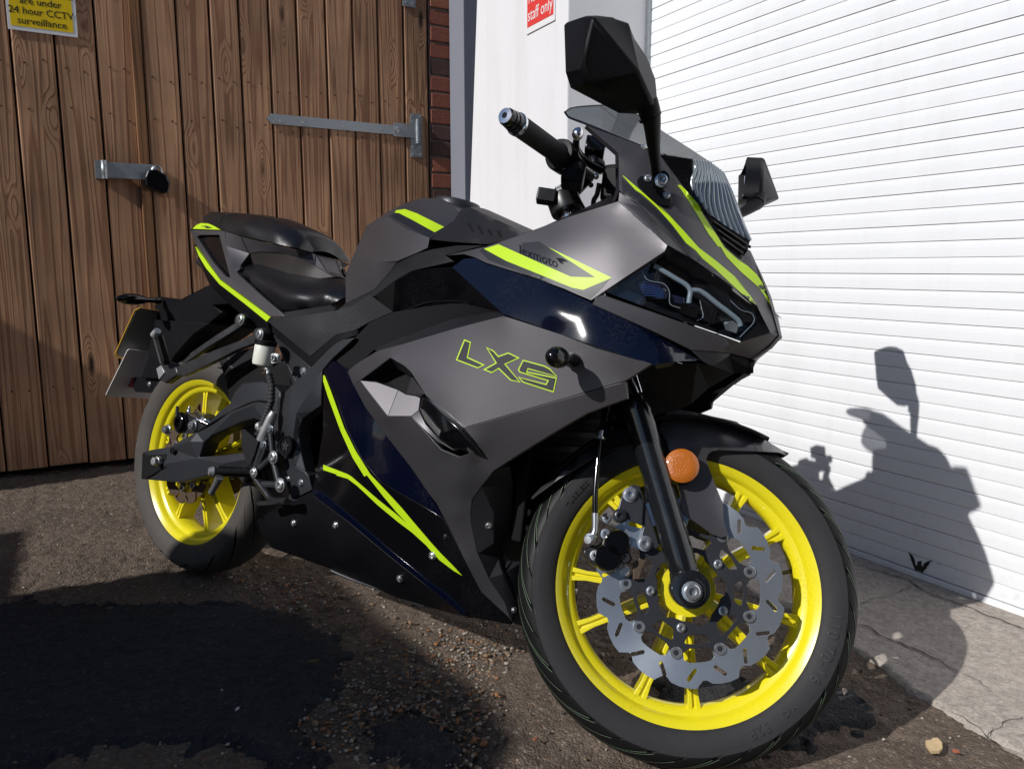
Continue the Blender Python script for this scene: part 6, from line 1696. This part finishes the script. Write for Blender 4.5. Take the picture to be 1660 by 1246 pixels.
# swingarm with its braced upper arm
SA = [*L(Q4, [(202, 1115, -.128), (210, 985, -.128), (250, 975, -.129), (340, 960, -.131), (400, 925, -.132), (470, 890, -.133), (520, 850, -.134), (580, 790, -.135), (632, 750, -.136), (650, 700, -.136), (690, 655, -.137), (780, 645, -.138), (840, 660, -.14), (875, 700, -.14), (880, 830, -.14), (870, 1000, -.14), (800, 1040, -.139), (720, 1060, -.138), (560, 1090, -.135), (390, 1132, -.131)])]
SH = [L(Q4, [(480, 1010, -.1335), (505, 940, -.134), (545, 905, -.1345), (680, 845, -.137), (745, 825, -.138), (790, 840, -.138), (740, 900, -.138), (700, 985, -.1375), (600, 1000, -.136)])]
sw_ = panel('swingarm', M['satin_grey'], SA, L(Q4, [(330, 1040, -.142), (600, 1040, -.146), (700, 1020, -.147), (440, 935, -.143), (640, 800, -.146), (740, 760, -.147), (800, 700, -.146)]), holes=SH, thick=.045, smooth=12, bev=.003)
panel('chain_adjuster', M['matt_black'], L(Q4, [(210, 990, -.1285), (235, 1000, -.1375), (320, 995, -.1395), (325, 1060, -.1405), (290, 1075, -.139), (265, 1090, -.138), (230, 1110, -.134), (205, 1112, -.1285)]), bev=.001, skin=False, thick=.003)
q = U(*Q4(300, 1030, -.150))
lathe('axle_nut', U(*Q4(295, 1030, -.142)), (0, -1, 0), [(.0135, 0), (.0135, .010), (.011, .011), (.011, .020), (.009, .0215), (0, .0215)], M['alu'], bike, 6, 30)
q2 = U(*Q4(352, 980, -.143)); lathe('adjuster_hole', q2, (0, -1, 0), [(.0085, -.002), (.0085, .001), (.006, .0012), (.006, -.001), (0, -.001)], M['matt_black'], bike, 20)
rim('arm_seam', L(Q4, [(470, 890, -.1345), (620, 800, -.1415), (740, 745, -.1465), (800, 742, -.147), (830, 755, -.146)]), .0022, M['matt_black'])
# rear caliper
rc = panel('rear_caliper', M['black_metal'], rounded(L(Q4, [(365, 820, -.105), (420, 790, -.105), (480, 800, -.105), (540, 830, -.10), (490, 890, -.105), (420, 900, -.108), (370, 880, -.108)]), 6), thick=.04, mirror=False, bev=.003, label='black rear brake caliper inside the yellow wheel')
for X, Y, r, h, mm in ((398, 845, .022, .012, 'gloss_black'), (335, 878, .011, .014, 'zinc'), (458, 858, .011, .012, 'zinc')):
    bolt(U(*Q4(X, Y, -.108)), (0, -1, 0), r, h, M[mm], rc[0])
tube('brake_pipe', [U(*Q4(440, 770, -.108)), U(*Q4(435, 800, -.112)), U(*Q4(480, 830, -.112)), U(*Q4(540, 860, -.10))], .0062, M['chrome'], rc[0], 10)
tube('brake_pipe', [U(*Q4(470, 790, -.112)), U(*Q4(510, 830, -.114)), U(*Q4(560, 850, -.10))], .0050, M['chrome'], rc[0], 10)
tube('bleed_nipple', [U(*Q4(378, 765, -.112)), U(*Q4(378, 810, -.110))], [.004, .006], M['black_metal'], rc[0], 8, False)

# rearset: heel guard, brake cylinder, brackets, peg
hg = panel('heel_guard', M['dark_grey'], L(D1, [(285, 385, -.160), (310, 385, -.165), (470, 520, -.172), (455, 570, -.173), (440, 640, -.173), (370, 820, -.172), (350, 780, -.170), (310, 680, -.166), (285, 590, -.163)]), thick=.005, bev=.0015, mirror=True)
tube('brake_cylinder', [U(*D1(655, 185, -.182)), U(*D1(640, 215, -.182)), U(*D1(625, 250, -.182)), U(*D1(510, 505, -.182))], [.0075, .0095, .0115, .0115], M['alu'], bike, 18, False)
tube('cylinder_elbow', [U(*D1(480, 345, -.180)), U(*D1(520, 370, -.180)), U(*D1(570, 380, -.181))], [.0105, .0110, .0110], M['alu'], bike, 16, True)
RB = []
for a, b, r in (((612, 390), (638, 650), .0075), ((640, 690), (712, 985), .0085), ((640, 690), (470, 850), .0085), ((722, 1008), (525, 1000), .0085), ((535, 560), (440, 860), .0085), ((590, 470), (535, 560), .0075), ((560, 600), (480, 790), .0055)):
    RB.append(tube('footrest_bracket', [U(*D1(*a, -.178)), U(*D1(*b, -.178))], r, M['satin_grey'], bike, 8, False))
for X, Y, r in ((645, 697, .0150), (722, 1010, .0160)): bolt(U(*D1(X, Y, -.188)), (0, -1, 0), r * .74, .007, M['zinc'])
for X, Y in ((612, 385), (536, 560)): bolt(U(*D1(X, Y, -.190)), (0, -1, 0), .0075, .006, M['steel'])
lathe('peg_pivot', U(*D1(415, 880, -.165)), (0, -1, 0), [(.022, -.01), (.022, .02), (.018, .026), (0, .026)], M['black_metal'], bike, 20)
bolt(U(*D1(425, 868, -.192)), (0, -1, 0), .009, .005, M['zinc'])
pg0, pg1 = U(412, 766, -.18), U(346, 764, -.262)
peg = tube('foot_peg', [pg0, pg1], [.0105, .0105], M['black_metal'], bike, 12, False)
for k in range(12):
    p = pg0.lerp(pg1, .12 + .07 * k); bm = bmesh.new(); add_box(bm, -.0045, .0045, -.002, .002, 0, .004); bmesh.ops.translate(bm, vec=p + Vector((0, 0, .0095)), verts=bm.verts); obj('peg_tooth', bm, M['satin_grey'], peg)
tube('peg_tip', [pg1, pg1 + (pg1 - pg0).normalized() * .010], [.0115, .0085], M['alu'], peg, 12, False)
tube('peg_feeler', [U(356, 773, -.258), U(350, 785, -.258), U(342, 799, -.258)], [.0095, .0072, .0072], M['zinc'], peg, 10, False)
tube('brake_pedal', [U(*D1(420, 900, -.18)), U(*D1(560, 1090, -.185)), U(*D1(640, 1180, -.19)), U(*D1(800, 1195, -.21))], .008, M['black_metal'], bike, 8)
pd = panel('pedal_pad', M['black_metal'], L(D1, [(440, 1210, -.205), (470, 1190, -.205), (800, 1170, -.205), (830, 1190, -.205), (640, 1230, -.205), (470, 1245, -.205)]), mirror=False, thick=.02, bev=.001, skin=False)
# rear brake fluid reservoir and its ribbed hose
rv = U(428, 575, -.182); zax = Vector((.06, 0, 1)).normalized()
res = lathe('fluid_reservoir', rv - zax * .026, zax, [(0, 0), (.016, 0), (.022, .003), (.0235, .008), (.0235, .045), (.0225, .048)], M['reservoir'], bike, 32)
lathe('reservoir_cap', rv + zax * .022, zax, [(.0245, 0), (.0255, .001), (.0255, .009), (.0240, .011), (0, .0115)], M['black_plastic'], bike, 32)
bolt(U(*Q4(845, 535, -.205)), (.2, -1, 0), .0075, .006, M['steel'])
panel('reservoir_tab', M['reservoir'], rounded(L(Q4, [(828, 512, -.196), (862, 512, -.196), (868, 556, -.196), (828, 560, -.196)]), 3), mirror=False, thick=.006, skin=False, bev=.001)
bm = bmesh.new()
hp = [U(432, 597, -.182), U(436, 608, -.184), U(441, 628, -.186), U(440, 650, -.187), U(434, 668, -.187), U(427, 684, -.186), U(424, 693, -.184)]
add_tube(bm, hp[:2], [.0055, .006], 10, False); obj('hose_union', bm, M['alu'], bike, 40)
dense = []
for i in range(len(hp) - 1):
    for k in range(14): dense.append(hp[i].lerp(hp[i + 1], k / 14))
bm = bmesh.new(); add_tube(bm, dense[12:], [(.0085 if (i // 2) % 2 else .0068) for i in range(len(dense) - 12)], 12, False); obj('ribbed_hose', bm, M['rubber'], bike, 60)
tube('hose_clip', [U(424, 600, -.184), U(428, 597, -.19), U(430, 604, -.19), U(425, 604, -.186)], .0018, M['rust'], bike, 6)

# passenger footrest hanger
panel('peg_hanger', M['black_metal'], L(C7, [(1195, 262, -.140), (1235, 280, -.140), (1232, 335, -.140), (1120, 410, -.146), (900, 545, -.158), (720, 672, -.168), (690, 660, -.168), (740, 600, -.165), (1000, 420, -.153), (1150, 325, -.143)]), thick=.012, bev=.002, label='black passenger footrest hanger')
panel('peg_hanger', M['black_metal'], L(C7, [(1355, 388, -.150), (1398, 410, -.150), (1392, 470, -.150), (1150, 560, -.158), (900, 690, -.166), (720, 775, -.172), (660, 770, -.172), (660, 690, -.170), (780, 640, -.167), (960, 560, -.160), (1200, 470, -.154), (1310, 420, -.150)]), thick=.012, bev=.002)
panel('peg_block', M['black_metal'], L(C7, [(480, 710, -.178), (520, 680, -.178), (570, 650, -.176), (650, 680, -.172), (668, 760, -.172), (560, 835, -.176), (505, 800, -.178)]), thick=.02, bev=.003)
panel('block_face', M['alu'], L(C7, [(483, 712, -.180), (522, 684, -.180), (552, 745, -.1795), (505, 805, -.180)]), bev=.001, skin=False, mirror=True)
for X, Y in ((1197, 300), (1357, 425)): bolt(U(*C7(X, Y, -.152 if X < 1300 else -.162)), (0, -1, 0), .0100, .006, M['zinc'])
for X, Y, y in ((1265, 320, -.11), (1420, 440, -.12)): lathe('rubber_bush', U(*C7(X, Y, y)), (0, -1, 0), [(.018, -.02), (.019, .02), (.016, .03)], M['rubber'], bike, 18)
pp0, pp1 = U(*C7(572, 660, -.185)), U(*C7(505, 425, -.235))
pk = tube('foot_peg', [pp0, pp1], [.0115, .0100], M['black_metal'], bike, 10, False)
tube('peg_shell', [pp0 + Vector((-.006, -.006, 0)), pp1 + Vector((-.006, -.006, 0))], [.009, .0075], M['alu'], pk, 10, False)
tube('peg_tip', [pp1 + Vector((-.008, -.004, -.003)), pp1 + (pp1 - pp0).normalized() * .012], [.0125, .009], M['alu'], pk, 10, False)
for k in range(12):
    p = pp0.lerp(pp1, .10 + .075 * k); bm = bmesh.new(); add_box(bm, -.007, .007, -.012, -.004, -.0022, .0022); bmesh.ops.translate(bm, vec=p + Vector((.004, 0, 0)), verts=bm.verts); obj('peg_tooth', bm, M['rubber'], pk)
# rear hugger
panel('hugger', M['dark_grey'], L(C7, [(1010, 640, -.085), (1080, 590, -.085), (1290, 535, -.090), (1300, 690, -.095), (1130, 715, -.090), (1105, 760, -.088), (1080, 860, -.086), (1060, 790, -.085)]), L(C7, [(1100, 700, -.092)]), smooth=10, bev=.001)
panel('hugger', M['matt_black'], L(C7, [(1080, 860, -.083), (1105, 760, -.085), (1130, 715, -.087), (1300, 690, -.092), (1600, 700, -.10), (1620, 850, -.10), (1400, 830, -.10), (1220, 840, -.095), (1140, 950, -.09), (1110, 1010, -.088)]), bev=0, skin=False, thick=0)
# plate carrier, number plate, indicator
panel('plate_carrier', M['black_plastic'], L(C7, [(470, 200, -.055), (510, 105, -.060), (690, 130, -.060), (950, 0, -.060), (1040, 20, -.07), (1180, 150, -.09), (1170, 165, -.085), (960, 180, -.065), (1040, 240, -.065), (930, 330, -.06), (760, 360, -.058), (560, 350, -.055), (490, 310, -.055)]), thick=.02, bev=.003)
bridge('carrier_top', M['black_plastic'], L(C7, [(470, 200, -.055), (510, 105, -.060), (690, 130, -.060), (950, 0, -.060)]), 0)
bridge('carrier_base', M['black_plastic'], L(C7, [(490, 310, -.055), (560, 350, -.055), (760, 360, -.058), (930, 330, -.06)]), 0)
panel('carrier_strut', M['black_plastic'], L(C7, [(470, 300, -.075), (930, 330, -.075), (800, 420, -.075), (640, 600, -.075), (520, 800, -.075), (352, 790, -.075), (405, 640, -.075)]), thick=.15, bev=.003, mirror=False)
for X, Y in ((560, 325), (770, 345)): bolt(U(*C7(X, Y, -.062)), (0, -1, -.3), .005, .004, M['zinc'])
def sheet(name, m, tl, bl, y, t, bev_=.001, round_=.0, col2=None):
    """sheet across the bike between two heights on the centre line"""
    a, b_ = U(*tl, y), U(*bl, y); d = (b_ - a); h = d.length; d.normalize(); n = Vector((-d.z, 0, d.x))
    bm = bmesh.new(); w = -y
    V = [(-w + round_, 0), (w - round_, 0), (w, round_), (w, h - round_), (w - round_, h), (-w + round_, h), (-w, h - round_), (-w, round_)]
    F = [bm.verts.new(a + d * v + Vector((0, u - a.y, 0))) for u, v in V]; K = [bm.verts.new(a + d * v + Vector((0, u - a.y, 0)) + n * t) for u, v in V]
    bm.faces.new(F); bm.faces.new(K[::-1])
    for i in range(8): bm.faces.new((F[i], K[i], K[(i + 1) % 8], F[(i + 1) % 8]))
    return bevel(obj(name, bm, m, bike), bev_)
np_ = sheet('number_plate', M['plate_yellow'], (220, 497), (183, 579), -.125, .0022, .0004, .012)
sheet('plate_backing', M['plate_back'], (222.5, 499.5), (187, 577.5), -.1215, -.004, .0004, .012)
sheet('mud_flap', M['flap'], (207, 565), (170, 641), -.110, .003, .0005, .004)
lamp = panel('tail_reflector', M['black_plastic'], rounded(L(C7, [(290, 785, -.06), (500, 790, -.06), (505, 905, -.06), (300, 910, -.06)]), 4), mirror=False, thick=.05, bev=.003)
panel('reflector_lens', M['red_lens'], L(C7, [(235, 866, -.058), (275, 790, -.058), (292, 790, -.058), (288, 870, -.058)]), mirror=False, thick=.045, bev=.001, skin=False, parent=lamp[0])
bolt(U(*C7(428, 843, -.062)), (0, -1, 0), .006, .004, M['zinc'], lamp[0])
a, b_ = U(*C7(500, 140, -.075)), U(*C7(148, 122, -.215)); dd = (b_ - a); ln = dd.length
for sg in (1, -1):
    o_ = Vector((a.x, a.y * sg, a.z)); d_ = Vector((dd.x, dd.y * sg, dd.z)).normalized()
    ind = lathe('indicator', o_, d_, [(.009, -.006), (.010, 0), (.009, .012), (.0078, .016), (.0078, ln * .28), (.011, ln * .36), (.0155, ln * .52), (.0165, ln * .66), (.0145, ln * .80), (.009, ln * .93), (.003, ln), (0, ln)], M['gloss_black'], bike, 20, 60)
# subframe and side stand
for sg in (1, -1):
    tube('subframe_rail', [(.55, .11 * sg, .62), (.36, .115 * sg, .69), (.12, .09 * sg, .79), (-.08, .05 * sg, .86)], .013, M['black_metal'], bike, 10)
tube('shock_absorber', [(.42, 0, .62), (.46, 0, .36)], .030, M['matt_black'], bike, 16, False)
tube('side_stand', [(.66, .13, .27), (.63, .24, .16), (.60, .335, .068)], [.014, .012, .012], M['black_metal'], bike, 10)
bm = bmesh.new(); add_box(bm, .57, .63, .315, .365, .058, .066); bevel(obj('stand_foot', bm, M['black_metal'], bike), .003)
bbox('seat_base', M['matt_black'], -.02, .50, -.06, .06, .74, .79, .01)

# pieces modelled in the front wheel frame but parented deeper: give them their parent's frame
for o_ in [x for x in COL.objects if x.parent in (br, cal)]:
    if o_.name.startswith('piston_housing'): o_.matrix_local = Matrix.Identity(4)
